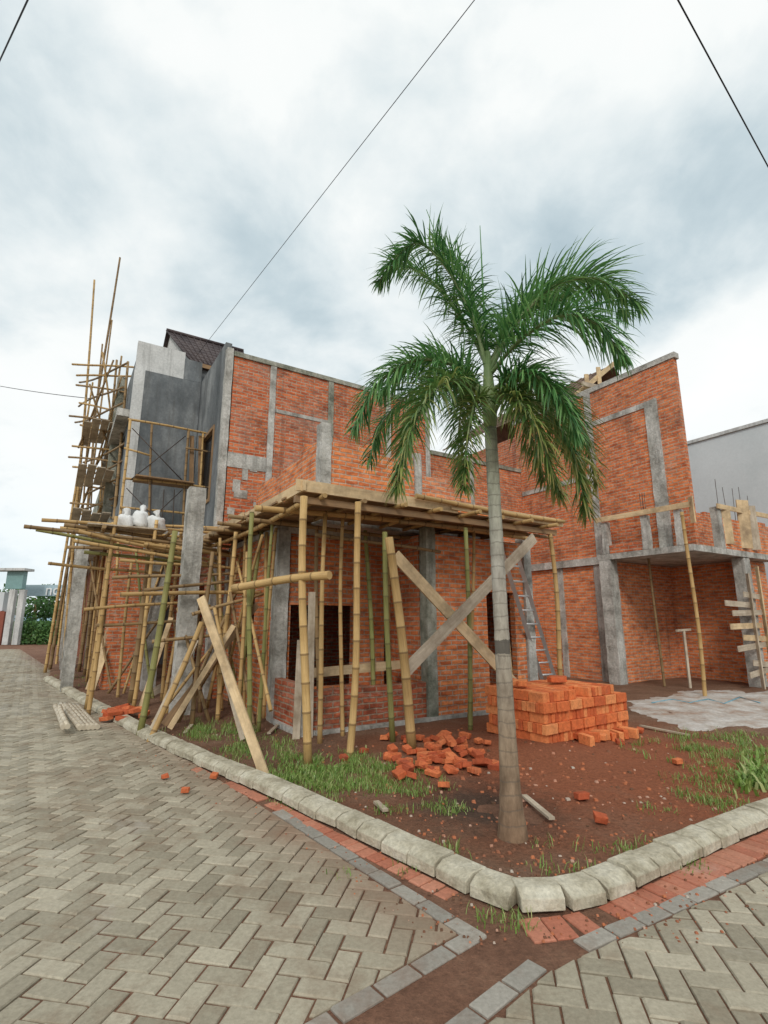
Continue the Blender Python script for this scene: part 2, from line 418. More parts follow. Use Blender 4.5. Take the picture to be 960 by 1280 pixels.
ccol = ramp(nt, cl, [(.36, (.42, .53, .585)), (.43, (.57, .67, .71)), (.485, (.76, .83, .845)), (.55, (.95, .975, .96)), (.65, (1.0, 1.0, .985))])
ccol = mix(nt, ramp(nt, sp.outputs[2], [(0, (.65, .65, .65)), (.25, (0, 0, 0))]), ccol, (.78, .89, .96))
bg2 = nt.nodes.new('ShaderNodeBackground'); nt.links.new(ccol, bg2.inputs['Color']); bg2.inputs['Strength'].default_value = 1.07
ms = nt.nodes.new('ShaderNodeMixShader'); ms.inputs[0].default_value = .93
nt.links.new(bg.outputs[0], ms.inputs[1]); nt.links.new(bg2.outputs[0], ms.inputs[2]); nt.links.new(ms.outputs[0], out.inputs['Surface'])
sd = bpy.data.lights.new('sun', 'SUN'); sd.energy = 1.5; sd.angle = math.radians(14); sd.color = (1, .95, .88)
so = bpy.data.objects.new('sun', sd); C.objects.link(so); so.rotation_euler = (math.radians(52), 0, math.radians(-4)); so.location = (0, 0, 30)
cam = bpy.data.cameras.new('camera'); co = bpy.data.objects.new('camera', cam); C.objects.link(co)
cam.sensor_fit = 'VERTICAL'; cam.sensor_height = 36; cam.lens = 18; cam.clip_end = 3000; cam.clip_start = .05
co.location = (0, 0, H); co.rotation_euler = (math.radians(90)+T, 0, 0); sc.camera = co
sc.view_settings.view_transform = 'Standard'; sc.view_settings.look = 'None'; sc.view_settings.exposure = 0

# ---------------------------------------------------------------- ground
mb = MB(); mb.face([(-1500,-400,-.012),(1500,-400,-.012),(1500,2200,-.012),(-1500,2200,-.012)]); struct(mb.build('ground', GRD))
mb = MB()
step = .14; xs = [-14+i*step for i in range(201)]; ys = [2.9+j*step for j in range(150)]
for j, y in enumerate(ys):
    for i, x in enumerate(xs): mb.v.append(Vector((x, y, hz(x, y))))
nx = len(xs)
for j in range(len(ys)-1):
    for i in range(nx-1):
        q = (j*nx+i, j*nx+i+1, (j+1)*nx+i+1, (j+1)*nx+i)
        if max(mb.v[k].z for k in q) > -.04:
            mb.f.append(q); mb.uv.append([(0, 0)]*4); mb.sm.append(True); mb.t.append(.5)
struct(mb.build('plot_soil', SOIL))

def clip(poly, conv):
    for i in range(len(conv)):
        a = conv[i]; b = conv[(i+1) % len(conv)]; e = b-a; outp = []
        for k in range(len(poly)):
            p = poly[k]; q = poly[(k+1) % len(poly)]
            dp = e.cross(p-a); dq = e.cross(q-a)
            if dp >= 0: outp.append(p)
            if (dp >= 0) != (dq >= 0): outp.append(p+(q-p)*(dp/(dp-dq)))
        poly = outp
        if len(poly) < 3: return []
    return poly
def add_paver(mb, poly, z0=0.0):
    c = sum(poly, Vector((0, 0)))/len(poly)
    area = abs(sum(poly[i].cross(poly[(i+1) % len(poly)]) for i in range(len(poly))))/2
    if area < .0025: return
    def ins(d): return [p+(c-p).normalized()*min(d*1.3, (c-p).length*.4) for p in poly]
    sink = .006*noise.noise(Vector((c.x*.9, c.y*.9, 2)))
    zt = z0+rnd(-.003, .003)+sink; tx, ty = rnd(-.025, .025), rnd(-.025, .025)
    o = ins(rnd(.005, .008)); t = ins(.014); mb.tint = rnd(0, 1)
    tp = [Vector((p.x, p.y, zt+tx*(p.x-c.x)+ty*(p.y-c.y))) for p in t]
    op = [Vector((p.x, p.y, zt-.006)) for p in o]; bp = [Vector((p.x, p.y, zt-.03)) for p in o]
    mb.face(tp)
    n = len(poly)
    for i in range(n):
        j = (i+1) % n
        mb.face([op[i], op[j], tp[j], tp[i]]); mb.face([bp[i], bp[j], op[j], op[i]])
def field(conv, ang, name, mat, W=.116):
    mb = MB(); ca, sa = math.cos(ang), math.sin(ang)
    ex = Vector((ca, sa)); ey = Vector((-sa, ca)); o = conv[0]
    us = [(p-o).dot(ex)/W for p in conv]; vs = [(p-o).dot(ey)/W for p in conv]
    for x in range(int(min(us))-3, int(max(us))+3):
        for y in range(int(min(vs))-3, int(max(vs))+3):
            c = (x-y) % 4
            if c == 0: w_, h_ = 2, 1
            elif c == 3: w_, h_ = 1, 2
            else: continue
            pts = [o+ex*(a*W)+ey*(b*W) for a, b in ((x, y), (x+w_, y), (x+w_, y+h_), (x, y+h_))]
            q = clip(pts, conv)
            if q: add_paver(mb, q)
    return struct(mb.build(name, mat))
def row(mb, p0, p1, length, width, side, skip=.04):
    d = (p1-p0); ln = d.length; d = d.normalized(); n = Vector((-d.y, d.x))*side
    k = int(ln/length)
    for i in range(k):
        if random.random() < skip: continue
        a = p0+d*(i*length); b = a+d*length
        pts = [a, b, b+n*width, a+n*width]
        if side < 0: pts.reverse()
        add_paver(mb, pts, 0.0)
def dirv(a): return Vector((math.cos(math.radians(a)), math.sin(math.radians(a))))
FL = Vector((.54, 3.05)); dL = dirv(128); dB = dirv(219.7)
nL = dirv(218)
left = [FL+dirv(173)*.155, FL+dL*34+nL*.11, FL+dL*34+nL*9, FL+dB*9+nL*.11]
field(left, math.radians(79), 'road', PAV)
FR = Vector((.70, 2.87)); dR = dirv(29); dB2 = dirv(221.5)
right = [FR+dirv(-40)*.12, FR+dB2*5+dirv(-44)*.11, Vector((6, -3)), Vector((12, 3)), FR+dR*11+dirv(-62)*.11]
field(right, math.radians(79), 'side_road', PAVS)
mb = MB()
row(mb, FL, FL+dL*2.3, .23, .105, 1); row(mb, FL, FL+dB*5, .23, .105, -1)
row(mb, FR+dR*.3, FR+dR*10, .23, .105, -1); row(mb, FR, FR+dB2*4, .23, .105, 1)
struct(mb.build('road_edging', PAVG))
mb = MB()
def redstrip(px, w, skip):
    pts = [gnd(u, v).xy for u, v in px]
    for i in range(len(pts)-1):
        a, b = pts[i], pts[i+1]; d = (b-a); n = max(1, round(d.length/.105)); d.normalize(); nn = Vector((d.y, -d.x))
        for k in range(n):
            if random.random() < skip: continue
            p = a+(b-a)*(k/n); q = a+(b-a)*((k+1)/n); w2 = w*rnd(.92, 1.04)
            add_paver(mb, [p+nn*w2, q+nn*w2, q, p], -.002)
redstrip([(645,1148),(700,1142),(745,1131),(800,1107),(855,1081),(905,1059),(965,1033)], .225, .03)
redstrip([(400,1028),(450,1052),(500,1077),(575,1113)], .14, .05)
redstrip([(245,956),(310,984),(360,1008),(400,1028)], .13, .3)
struct(mb.build('red_paving', PAVR))

# kerb stones
def stone_mesh(k, ln):
    mb = MB()
    prof = [(-.108, -.06), (.098, -.06), (.098, .026), (.08, .038), (-.04, .036), (-.104, .002)]
    jit = lambda: rnd(-.005, .005)
    e0 = [Vector((-ln/2+jit(), p[0]+jit(), p[1]+jit())) for p in prof]
    e1 = [Vector((ln/2+jit(), p[0]+jit(), p[1]+jit())) for p in prof]
    n = len(prof)
    mb.face(list(reversed(e0))); mb.face(e1)
    for i in range(n): mb.face([e0[i], e0[(i+1) % n], e1[(i+1) % n], e1[i]])
    o = mb.build('kerb_stone', KERB)
    mesh = o.data; bpy.data.objects.remove(o)
    bm = bmesh.new(); bm.from_mesh(mesh); bmesh.ops.remove_doubles(bm, verts=bm.verts, dist=.0005)
    bmesh.ops.bevel(bm, geom=bm.edges[:], offset=.004, segments=1, affect='EDGES'); bm.to_mesh(mesh); bm.free()
    return mesh
SL = .255
stones = [stone_mesh(k, SL-.007) for k in range(10)]
pts = []
for i in range(1, len(PL)-2):
    a, b = PL[i], PL[i+1]; n = max(1, int((b-a).length/.02))
    pts += [a+(b-a)*(k/n) for k in range(n)]
acc = 0; last = pts[0]; marks = [pts[0]]
for p in pts[1:]:
    acc += (p-last).length; last = p
    if acc >= SL: marks.append(p); acc = 0
corner = gnd(650, 1115).xy
for i in range(len(marks)-1):
    a, b = marks[i], marks[i+1]; m = (a+b)/2
    if m.x < -9.5 or m.x > 4.6: continue
    o = bpy.data.objects.new('kerb_stone', stones[(i*7) % 10]); C.objects.link(o)
    o.location = (m.x, m.y, rnd(-.007, .006)); d = b-a
    o.rotation_euler = (rnd(-.03, .03), rnd(-.02, .02), math.atan2(d.y, d.x)+rnd(-.025, .025))
    if (m-corner).length < .42: tag(o, 'cream kerb stone at the rounded street corner in front of the palm', 'kerb stone', 'kerb stones at the corner')
    elif m.x > corner.x: tag(o, 'cream kerb stone in the row right of the palm along the red pavers', 'kerb stone', 'kerb stones right of the corner')
    elif m.y < 6.2: tag(o, 'cream kerb stone in the row left of the corner beside the grass strip', 'kerb stone', 'kerb stones left of the corner')
    else: tag(o, 'weathered kerb stone far down the left street below the bamboo props', 'kerb stone', 'far kerb stones on the left street')

# cement floor on the right, fading into the soil at its rim
ctr = gnd(895, 886, 0).xy
px = [(780,874),(868,860),(1000,860),(1050,884),(1010,905),(920,908),(850,908),(800,893)]
rim = [gnd(u, v, .07).xy for u, v in px]
mb = MB(); dense = []
for i in range(len(rim)):
    a, b = rim[i], rim[(i+1) % len(rim)]; n = max(2, int((b-a).length/.10))
    for k in range(n):
        p = a+(b-a)*(k/n); d = (p-ctr)
        dense.append(ctr+d*(1+.16*noise.noise(Vector((p.x*1.7, p.y*1.7, 9)))+.09*noise.noise(Vector((p.x*6, p.y*6, 4)))))
m = len(dense); rings = []
for f in (0.0, .3, .55, .75, .88, .96, 1.0):
    ring = []
    for p in dense:
        q = ctr+(p-ctr)*f; z = hz(q.x, q.y)+.016*(1-f**6)+.004-.012*f**8
        ring.append(len(mb.v)); mb.v.append(Vector((q.x, q.y, z)))
    rings.append(ring)
cw = sum(dense[i].cross(dense[(i+1) % m]) for i in range(m)) > 0
for a_, b_ in zip(rings, rings[1:]):
    for k in range(m):
        k2 = (k+1) % m; q = (a_[k], b_[k], b_[k2], a_[k2]); mb.f.append(q if cw else q[::-1]); mb.uv.append([(0, 0)]*4); mb.sm.append(True); mb.t.append(.5)
struct(mb.build('concrete_floor', noisy('cement_floor', [(.34, .21, .14), (.50, .45, .40), (.66, .635, .60)], 2.0, .85, .6, .015, 18, None, .5)))

# ---------------------------------------------------------------- corner house
def part(mb, name, mat, parent): return mb.build(name, mat, parent)
h = thing('brick_house', 'single storey unfinished brick house behind the bamboo props under the timber slab formwork', 'house', P(2.8, 3, 0))
lw = MB().wall('r', .95, 1.07, .5, 2.62, 0, .62); lw.ragged('r', .95, 1.07, .62, 2.6, .62, 2)
part(lw, 'low_wall', BR3, h)
lw = MB().wall('l', .5, .62, 1.075, 2.1, 0, .62); lw.ragged('l', .5, .62, 1.1, 2.1, .62, 2)
part(lw, 'low_wall', BR3, h)
part(MB().wall('l', .5, .62, 2.32, 5.1, 0, 3.05, [(3.3, 4.1, .9, 2.1)]), 'side_wall', BR4, h)
part(MB().wall('r', 2.2, 2.32, .73, 2.6, 0, 3.05, [(.76, 1.95, .5, 1.85)]), 'porch_wall', BR4, h)
part(MB().wall('r', .95, 1.07, 2.83, 4.95, 0, 3.05, [(4.0, 4.7, .0, 2.1)]), 'front_wall', BR4, h)
part(MB().wall('l', 2.66, 2.78, 1.17, 2.2, 0, 3.05), 'return_wall', BR2, h)
part(MB().wall('r', 4.98, 5.1, .62, 5.1, 0, 3.0), 'rear_wall', BR3, h)
part(MB().wall('l', 5.0, 5.12, 1.2, 4.95, 0, 3.0), 'end_wall', BR, h)
for (a, b, c, d, z, mm) in [(.46,.68,2.1,2.315,3.08,CON),(2.63,2.82,.9,1.1,3.16,CONG),(4.955,5.16,.9,1.1,3.16,CON),(.46,.66,5.1,5.3,3.1,CON),(.45,.6,.9,1.04,.74,CON)]:
    part(MB().rcol(a, b, c, d, 0, z), 'column', mm, h)
part(MB().box(.44, 5.2, 2.18, 2.36, 3.055, 3.16), 'beam', CON, h)
part(MB().box(.48, .64, 2.37, 5.2, 3.055, 3.16), 'beam', CON, h)
part(MB().box(.45, .67, .9, 2.09, -.05, .10), 'footing', CON, h)
part(MB().box(.68, 5.2, .88, 1.12, -.05, .09), 'footing', CON, h)
part(MB().box(1.0, 5.15, 1.6, 5.2, 3.17, 3.29), 'shading_floor_slab', CON, h)  # slab added overhead to block skylight and darken the rooms below
u = MB()
for a, b, zt_ in ((1.14, 2.1, 4.62), (2.1, 2.9, 4.46), (3.06, 3.7, 4.30), (3.7, 4.3, 4.06), (4.3, 4.9, 3.82)):
    u.wall('r', 1.6, 1.72, a, b, 3.3, zt_); u.ragged('r', 1.6, 1.72, a+.02, b-.02, zt_, 2)
part(u, 'upper_wall', BR4, h)
u = MB()
for a, b, zt_ in ((1.78, 2.6, 4.66), (2.6, 3.6, 4.55), (3.6, 5.1, 4.4)):
    u.wall('l', 1.0, 1.12, a, b, 3.3, zt_); u.ragged('l', 1.0, 1.12, a+.02, b-.02, zt_, 2)
part(u, 'upper_wall', BR4, h)
part(MB().rcol(.95, 1.135, 1.55, 1.77, 3.3, 4.92), 'column', CON, h)
part(MB().rcol(2.9, 3.055, 1.57, 1.74, 3.3, 4.72), 'column', CON, h)

# slab formwork
h = thing('slab_formwork', 'raised timber formwork deck over the corner house held up by bamboo props', 'formwork', P(2.4, 2, 3.1))
mb = MB(); l = .02
while l < 1.55:
    wv = rnd(.16, .24); mb.box(0.02+rnd(-.12, .03), 4.75-rnd(-.16, .05), l, min(l+wv-.006, 1.58), 3.225, 3.25); l += wv
part(mb, 'deck', WDB, h)
mb = MB(); l = 1.6
while l < 5.1:
    wv = rnd(.16, .24); mb.box(0.02+rnd(-.16, .03), .98, l, l+wv-.006, 3.225, 3.25); l += wv
part(mb, 'deck', WDB, h)
part(MB().bar(P(-.12, -.03, 3.30), P(2.55, -.03, 3.29), .03, .15).bar(P(2.4, -.065, 3.32), P(4.95, -.06, 3.29), .03, .13), 'edge_board', WD, h)
part(MB().bar(P(-.03, -.1, 3.29), P(-.03, 2.6, 3.29), .03, .14).bar(P(-.065, 2.4, 3.31), P(-.065, 5.2, 3.29), .03, .13), 'edge_board', WD, h)
part(MB().bar(P(-.1, .06, 3.13), P(4.9, .06, 3.13), .06, .09), 'bearer', WDB, h)
for r in (.25, .85, 1.45, 2.05, 2.65, 3.25, 3.85, 4.5):
    part(MB().bamboo(P(r, -rnd(.1, .45), 3.185), P(r+rnd(-.08, .08), 1.5, 3.18), .034), 'joist', random.choice([BAM, BAMO]), h)
for l in (1.9, 2.6, 3.3, 4.0, 4.7):
    part(MB().bamboo(P(-rnd(.15, .6), l, 3.185), P(.95, l, 3.185), .034), 'joist', BAMO, h)
part(MB().bamboo(P(.06, .2, 3.12), P(.06, 5.0, 3.12), .04), 'ledger', BAM, h)
part(MB().bamboo(P(-.4, .75, 3.10), P(5.0, .75, 3.12), .045), 'ledger', BAM, h)
part(MB().bamboo(onl(520,620,-.12), onl(705,652,-.12), .04), 'ledger', BAM, h)
part(MB().bamboo(onl(500,652,.3), onl(690,672,.3), .036), 'ledger', BAMO, h)
part(MB().bamboo(P(-.3, 1.4, 3.06), P(3.4, 1.4, 3.08), .036), 'ledger', BAMO, h)

# bamboo props
def pole(u0, v0, u1, v1, rad, mat, label, group=None, dy=0, name='bamboo_prop', cat='bamboo prop', ztop=None):
    a = G(u0, v0, -.03); b = atY(u1, v1, a.y+dy)
    if ztop and b.z > ztop: b = a+(b-a)*((ztop-a.z)/(b.z-a.z))
    o = MB().bamboo(a, b, rad, rad*.92).build(name, mat)
    return tag(o, label, cat, group)
pole(385,952,380,620,.05,BAM,'bamboo prop under the near left corner of the formwork deck',ztop=3.1)
pole(437,943,448,618,.045,BAM,'straight tan bamboo prop second from the near corner of the formwork',ztop=3.1)
pole(515,934,486,672,.062,BAM,'thick golden bamboo prop leaning left beside the crossed boards',ztop=3.1)
pole(588,912,582,660,.036,BAMG,'thin greenish bamboo prop left of the brick stack',ztop=3.1)
pole(491,925,481,665,.04,BAMG,'green bamboo prop close behind the thick golden one',ztop=3.1)
pole(311,930,315,640,.035,BAMG,'green bamboo prop at the left edge of the formwork above the grass',ztop=3.1)
pole(330,897,334,632,.035,BAM,'tan bamboo prop just left of the porch low wall',ztop=3.1)
pole(272,897,296,655,.04,BAM,'tan bamboo prop left of the house side wall leaning right',ztop=3.1)
pole(287,880,291,660,.034,BAMO,'dark old bamboo prop behind the left props',ztop=3.1)
for (r, l) in ((.55, .5), (1.0, .72), (1.0, 1.45), (1.9, 1.4), (2.45, 1.75), (3.3, .72), (4.3, .72), (.1, 1.6), (.1, 2.6), (.1, 3.6), (.3, 4.5), (.9, 1.9), (.25, 2.1), (.35, 3.1)):
    o = MB().bamboo(P(r, l, .0), P(r+rnd(-.25, .25), l+rnd(-.12, .12), 3.1), rnd(.028, .04)).build('bamboo_prop', random.choice([BAM, BAM, BAMO, BAMG]))
    tag(o, 'inner bamboo prop in the rows behind the formwork edge', 'bamboo prop', 'inner bamboo props')
for (r0, l0, z0_, r1, l1, z1_) in ((.05, 1.0, .4, .05, 3.0, 2.6), (.0, 3.4, .3, .05, 1.7, 2.9)):
    o = MB().bamboo(P(r0, l0, z0_), P(r1, l1, z1_), .028).build('bamboo_brace', random.choice([BAM, BAMO]))
    tag(o, 'thin diagonal bamboo brace tied between the left formwork props', 'bamboo brace', 'thin braces between formwork props')
o = MB().bamboo(P(4.72, .03, 0), P(4.75, .06, 3.1), .045).build('bamboo_prop', BAM); tag(o, 'bamboo prop under the far right corner of the formwork beside the ladder', 'bamboo prop')
o = MB().bar(onl(494,694,-.10), onl(655,868,-.10), .03, .17, Vector((0,0,1))).build('timber_brace', WD); tag(o, 'wide pale brace board falling to the right across the formwork front', 'board')
o = MB().bar(onl(668,672,-.14), onl(508,838,-.14), .03, .17, Vector((0,0,1))).build('timber_brace', WDG); tag(o, 'wide pale brace board rising to the right across the formwork front', 'board')
a = onl(292,735,.9); b = atY(412,719,5.95)
o = MB().bamboo(a, b, .052, .052).build('bamboo_rail', BAM); tag(o, 'thick horizontal bamboo rail pointing out to the right below the formwork corner', 'bamboo pole')
o = MB().bamboo(onl(150,743,3.0), onl(345,741,3.0), .035).build('bamboo_rail', BAM); tag(o, 'level bamboo rail crossing the grey concrete column', 'bamboo pole')
o = MB().bamboo(onl(395,668,.9), onl(550,690,.9), .03).build('bamboo_rail', BAMO); tag(o, 'thin bamboo rail under the deck tied between inner props', 'bamboo pole')
o = MB().bar(P(.7, 1.5, .80), P(2.5, 1.5, .86), .04, .14).build('porch_plank', WD)
tag(o, 'pale plank lying level inside the porch opening', 'plank')
def column(u, v, zt, w_, label, mm):
    p = gnd(u, v, .03); mb = MB(); q = p.xy-O; r, l = q.dot(R), q.dot(L)
    return tag(mb.rcol(r-w_/2, r+w_/2, l-w_/2, l+w_/2, -.05, zt, .006).build('concrete_column', mm), label, 'column')
column(224, 893, 3.98, .29, 'tall freestanding grey concrete column in front of the bamboo deck', CON)
column(184, 862, 3.2, .30, 'shorter concrete column standing behind the tall one on the left', CON)

# left leaning poles and boards
pole(174,914,219,664,.05,BAMG,'green bamboo pole leaning right in front of the grey column',None,.3,'bamboo_pole','bamboo pole')
pole(163,878,186,692,.06,BAMO,'thick brown bamboo post left of the green pole',None,.2,'bamboo_pole','bamboo pole')
pole(147,870,165,700,.035,BAM,'thin tan bamboo post left of the thick brown one',None,.2,'bamboo_pole','bamboo pole')
pole(184,922,252,778,.04,BAM,'short bamboo strut leaning right at the kerb below the column',None,.6,'bamboo_pole','bamboo pole')
gt = 'bamboo poles in the tangle left of the house'
for (u0, v0, u1, v1, rr, mm, dy) in [(120,858,134,700,.03,BAMO,.2),(204,882,234,700,.034,BAM,.3),(240,905,266,690,.036,BAMO,.3),(258,884,302,690,.034,BAM,.4),(296,905,309,690,.032,BAM,.2),(134,866,222,742,.03,BAMO,.5),(232,886,306,772,.034,BAMO,.5),(192,872,170,690,.03,BAMG,.4),(300,880,262,700,.03,BAMG,.3),(214,876,288,700,.028,BAM,.8),(250,890,246,660,.032,BAMO,.5),(280,872,262,668,.028,BAM,.6),
    (208,890,262,756,.03,BAM,.5),(262,898,222,760,.03,BAMO,.5),(154,866,206,700,.028,BAM,.6),(300,912,268,760,.03,BAM,.4),(230,868,206,706,.028,BAMO,.5),(318,905,288,740,.028,BAMO,.5),(128,856,178,720,.028,BAM,.5),(246,870,330,762,.03,BAMO,.9),(108,852,130,690,.03,BAM,.3),(140,862,112,700,.028,BAMO,.3),(190,900,268,806,.028,BAM,.5),(222,902,300,730,.03,BAMO,.7)]:
    pole(u0,v0,u1,v1,rr,mm,'slim bamboo pole in the leaning tangle between concrete columns and house side',gt,dy,'bamboo_pole','bamboo pole')
for (u0, v0, u1, v1, l) in [(105,762,255,752,4.3),(190,802,318,790,3.4),(140,722,300,716,3.7),(240,768,330,742,2.6),(120,782,230,776,4.6),(180,738,320,722,3.2)]:
    o = MB().bamboo(onl(u0, v0, l), onl(u1, v1, l), .03).build('bamboo_rail', random.choice([BAM, BAMO])); tag(o, 'bamboo rail tied level across the leaning poles left of the house', 'bamboo pole', 'tied rails left of the house')
def plank(u0, v0, u1, v1, w_, t_, mat, label, dy=.6, name='plank'):
    a = G(u0, v0, .01); b = atY(u1, v1, a.y+dy)
    o = MB().bar(a, b, w_, t_, Vector((0, 1, .2))).build(name, mat); return tag(o, label, 'plank')
plank(331,968,251,747,.10,.03,WD,'pale plank leaning left with its foot at the kerb')
plank(205,905,321,756,.10,.05,WDB,'brown plank leaning right behind the pale one')
plank(113,862,152,748,.22,.03,WD,'wide pale board leaning against the far left posts')
plank(135,858,147,770,.14,.03,WDG,'short grey board propped beside the wide pale board',.3)
plank(352,905,352,868,.06,.03,WD,'short upright timber offcut at the foot of the porch wall',.05)
plank(255,860,275,800,.10,.03,WDG,'grey board propped behind the left concrete column',.4)
plank(188,915,245,800,.09,.03,WDG,'grey plank leaning right just above the kerb brick heap',.5)
plank(186,868,232,842,.16,.03,WDG,'wide grey board lying nearly flat behind the tall concrete column',.3)
plank(212,910,292,782,.08,.03,WD,'narrow pale plank leaning right in front of the grey column foot',.6)
plank(304,925,262,770,.07,.03,WDG,'narrow grey plank leaning left beside the pale long one',.5)
plank(176,884,214,772,.09,.03,WD,'pale plank leaning right behind the green bamboo pole',.4)
for u0, v0, u1, v1, lb in ((372,868,376,800,'narrow upright board on the porch floor left of its twin'),(388,868,390,740,'taller upright board on the porch floor right of its twin')):
    a = onl(u0, v0, .86); b = onl(u1, v1, .86); a.z = .02
    tag(MB().bar(a, b, .10, .025, Vector((0, 1, .2))).build('plank', WDG), lb, 'plank')

# bamboo deck with sacks
dk = thing('bamboo_deck', 'bamboo working deck with long loose poles jutting out to the left street', 'scaffold', P(-1.4, 5.3, 0))
for (u0, v0, u1, v1, l, rr) in [(30,658,285,690,4.6,.036),(52,650,300,668,5.2,.036),(80,656,292,684,4.9,.038),(98,664,272,702,4.5,.034),(92,676,285,710,4.4,.034),(75,660,300,676,5.4,.036),(105,690,240,704,5.0,.034),(110,668,262,684,5.1,.04),(60,704,200,716,5.2,.03),(150,673,300,694,4.7,.036),(180,680,330,700,4.4,.034),(45,662,250,700,4.8,.032),(120,655,310,662,5.0,.032),(150,700,310,712,4.2,.03),(84,684,220,690,4.7,.03)]:
    part(MB().bamboo(onl(u0, v0, l), onl(u1, v1, l), rr), 'deck_pole', random.choice([BAM, BAM, BAMO, BAMG]), dk)
zt = onl(170, 668, 5).z
for r, l in ((-1.9, 4.6), (-1.9, 5.3), (-.6, 5.35), (-1.2, 4.6)):
    part(MB().bamboo(P(r, l, 0), P(r+.1, l, zt+.25), .04), 'post', BAM, dk)
for r in (-2.0, -.9):
    part(MB().bamboo(P(r, 4.2, zt-.02), P(r, 5.7, zt-.02), .036), 'bearer', BAMO, dk)
part(MB().box(-2.25, -.9, 4.55, 5.2, zt+.06, zt+.085), 'board', WDG, dk)
def sack_mesh():
    mb = MB(); n, m = 14, 9; base = rnd(0, 99)
    for j in range(m+1):
        ph = math.pi*j/m
        for i in range(n):
            th = 2*math.pi*i/n
            x, y, z = math.sin(ph)*math.cos(th), math.sin(ph)*math.sin(th), math.cos(ph)
            s = lambda q: math.copysign(abs(q)**.6, q)
            p = Vector((s(x)*.19, s(y)*.14, s(z)*.13)); p *= 1+.35*noise.noise(p*9+Vector((base, 0, 0)))
            mb.v.append(p)
    for j in range(m):
        for i in range(n):
            i2 = (i+1) % n; mb.f.append((j*n+i, (j+1)*n+i, (j+1)*n+i2, j*n+i2)); mb.uv.append([(0, 0)]*4); mb.sm.append(True); mb.t.append(.5)
    mb.tube([Vector((.0, 0, .1)), Vector((.02, 0, .17)), Vector((.06, .01, .23))], [.07, .035, .07], 8)
    return mb
for k, (u, lb) in enumerate(((157, 'white sack on the bamboo deck, leftmost of the three'), (173, 'white sack on the bamboo deck, middle of the three'), (191, 'white sack on the bamboo deck, rightmost of the three'))):
    o = sack_mesh().build('white_sack', SACK); q = onl(u, 668, 4.88)
    o.location = (q.x, q.y, zt+.07); o.rotation_euler = (0, rnd(-.3, .3), rnd(0, 3)); o.scale = (1, 1, (1, 1.35, 1.1)[k]); tag(o, lb, 'sack')

# ---------------------------------------------------------------- middle neighbour house
h = thing('brick_house', 'tall brick house with bare concrete frame rising behind the formwork', 'house', P(5, 7, 0))
RE = 5.95
part(MB().wall('r', 5.3, 5.45, .36, RE, 0, 7.72), 'side_wall', BR, h)
part(MB().wall('r', 5.3, 5.45, RE+.16, 9.79, 0, 6.3), 'lower_side_wall', BR2, h)
for r, mm, z1 in ((.18, CON, 7.9), (1.25, CON, 7.72), (2.83, CONG, 7.72), (4.6, CON, 7.72), (RE, CON, 7.72), (7.6, CON, 6.3)):
    part(MB().rcol(r, r+.15, 5.275, 5.46, 0, z1), 'column', mm, h)
part(MB().box(.345, RE+.16, 5.26, 5.5, 7.725, 7.84), 'beam', CONG, h)
part(MB().box(RE+.17, 9.79, 5.26, 5.5, 6.305, 6.42), 'beam', CONG, h)
part(MB().box(1.415, 2.825, 5.285, 5.46, 6.54, 6.63), 'beam', CON, h)
part(MB().box(.345, 1.245, 5.28, 5.46, 5.0, 5.35), 'beam', CON, h)
part(MB().box(.345, 9.6, 5.27, 5.46, 3.3, 3.6), 'beam', CON, h)
for k in range(12):
    r0 = rnd(.36, 1.9); z0_ = rnd(3.9, 5.6)-.4*r0; part(MB().box(r0, r0+rnd(.12, .35), 5.287-.0006*k, 5.302, z0_, z0_+rnd(.08, .3)), 'plaster_patch', CON, h)
part(MB().wall('l', .18, .33, 5.47, 7.98, 3.6, 8.12, [(6.0, 7.2, 4.3, 6.2)]), 'front_wall', PLD, h)  # dark plaster colour stands in for the shadow of the roof overhang
part(MB().wall('l', .18, .33, 5.47, 7.9, 0, 3.3, [(5.9, 7.4, .0, 2.4)]), 'front_wall', BR3, h)
part(MB().box(-.9, .33, 5.5, 7.9, 3.3, 3.5), 'balcony_slab', CON, h)
part(MB().wall('r', 9.0, 9.12, .4, RE, 0, 7.2), 'party_wall', BR3, h)
fr = part(MB().box(.15, .35, 6.0, 6.06, 4.3, 6.2).box(.15, .35, 7.14, 7.2, 4.3, 6.2).box(.15, .35, 6.06, 7.14, 6.12, 6.2).box(.15, .35, 6.06, 7.14, 4.3, 4.38), 'window', WDB, h)
part(MB().box(.24, .26, 6.06, 7.14, 4.38, 6.12), 'pane', flat('glass_dark', (.02, .025, .03), .15), fr)
ra, rb_ = onl(208,414,9.6), onl(304,440,9.6); ea, eb = onl(237,450,8.25), onl(304,468,8.25)
rf = MB(); nrow = 9
for i in range(nrow):
    t0, t1 = i/nrow, (i+1.12)/nrow; up_ = Vector((0, 0, .03))
    p0, p1 = ea.lerp(ra, t0), eb.lerp(rb_, t0); p2, p3 = eb.lerp(rb_, t1), ea.lerp(ra, t1)
    rf.hexa([p0, p1, p2-up_*.6, p3-up_*.6, p0+up_, p1+up_, p2+up_*.2, p3+up_*.2])
for k in range(13):
    rf.tube([ea.lerp(eb, k/12)+Vector((0,0,.03)), ra.lerp(rb_, k/12)+Vector((0,0,.03))], .022, 5)
back = Vector((L.x, L.y, 0))*1.1+Vector((0, 0, -.8))
rf.hexa([ra, rb_, rb_+back, ra+back, ra+Vector((0,0,.04)), rb_+Vector((0,0,.04)), rb_+back+Vector((0,0,.04)), ra+back+Vector((0,0,.04))])
rf = part(rf, 'roof', ROOF, h)
part(MB().bar(ea+Vector((0,0,-.07)), eb+Vector((0,0,-.07)), .03, .12), 'fascia', WDB, rf)
part(MB().tube([ra+Vector((0,0,.04)), rb_+Vector((0,0,.04))], .06, 8), 'ridge_cap', ROOF, rf)
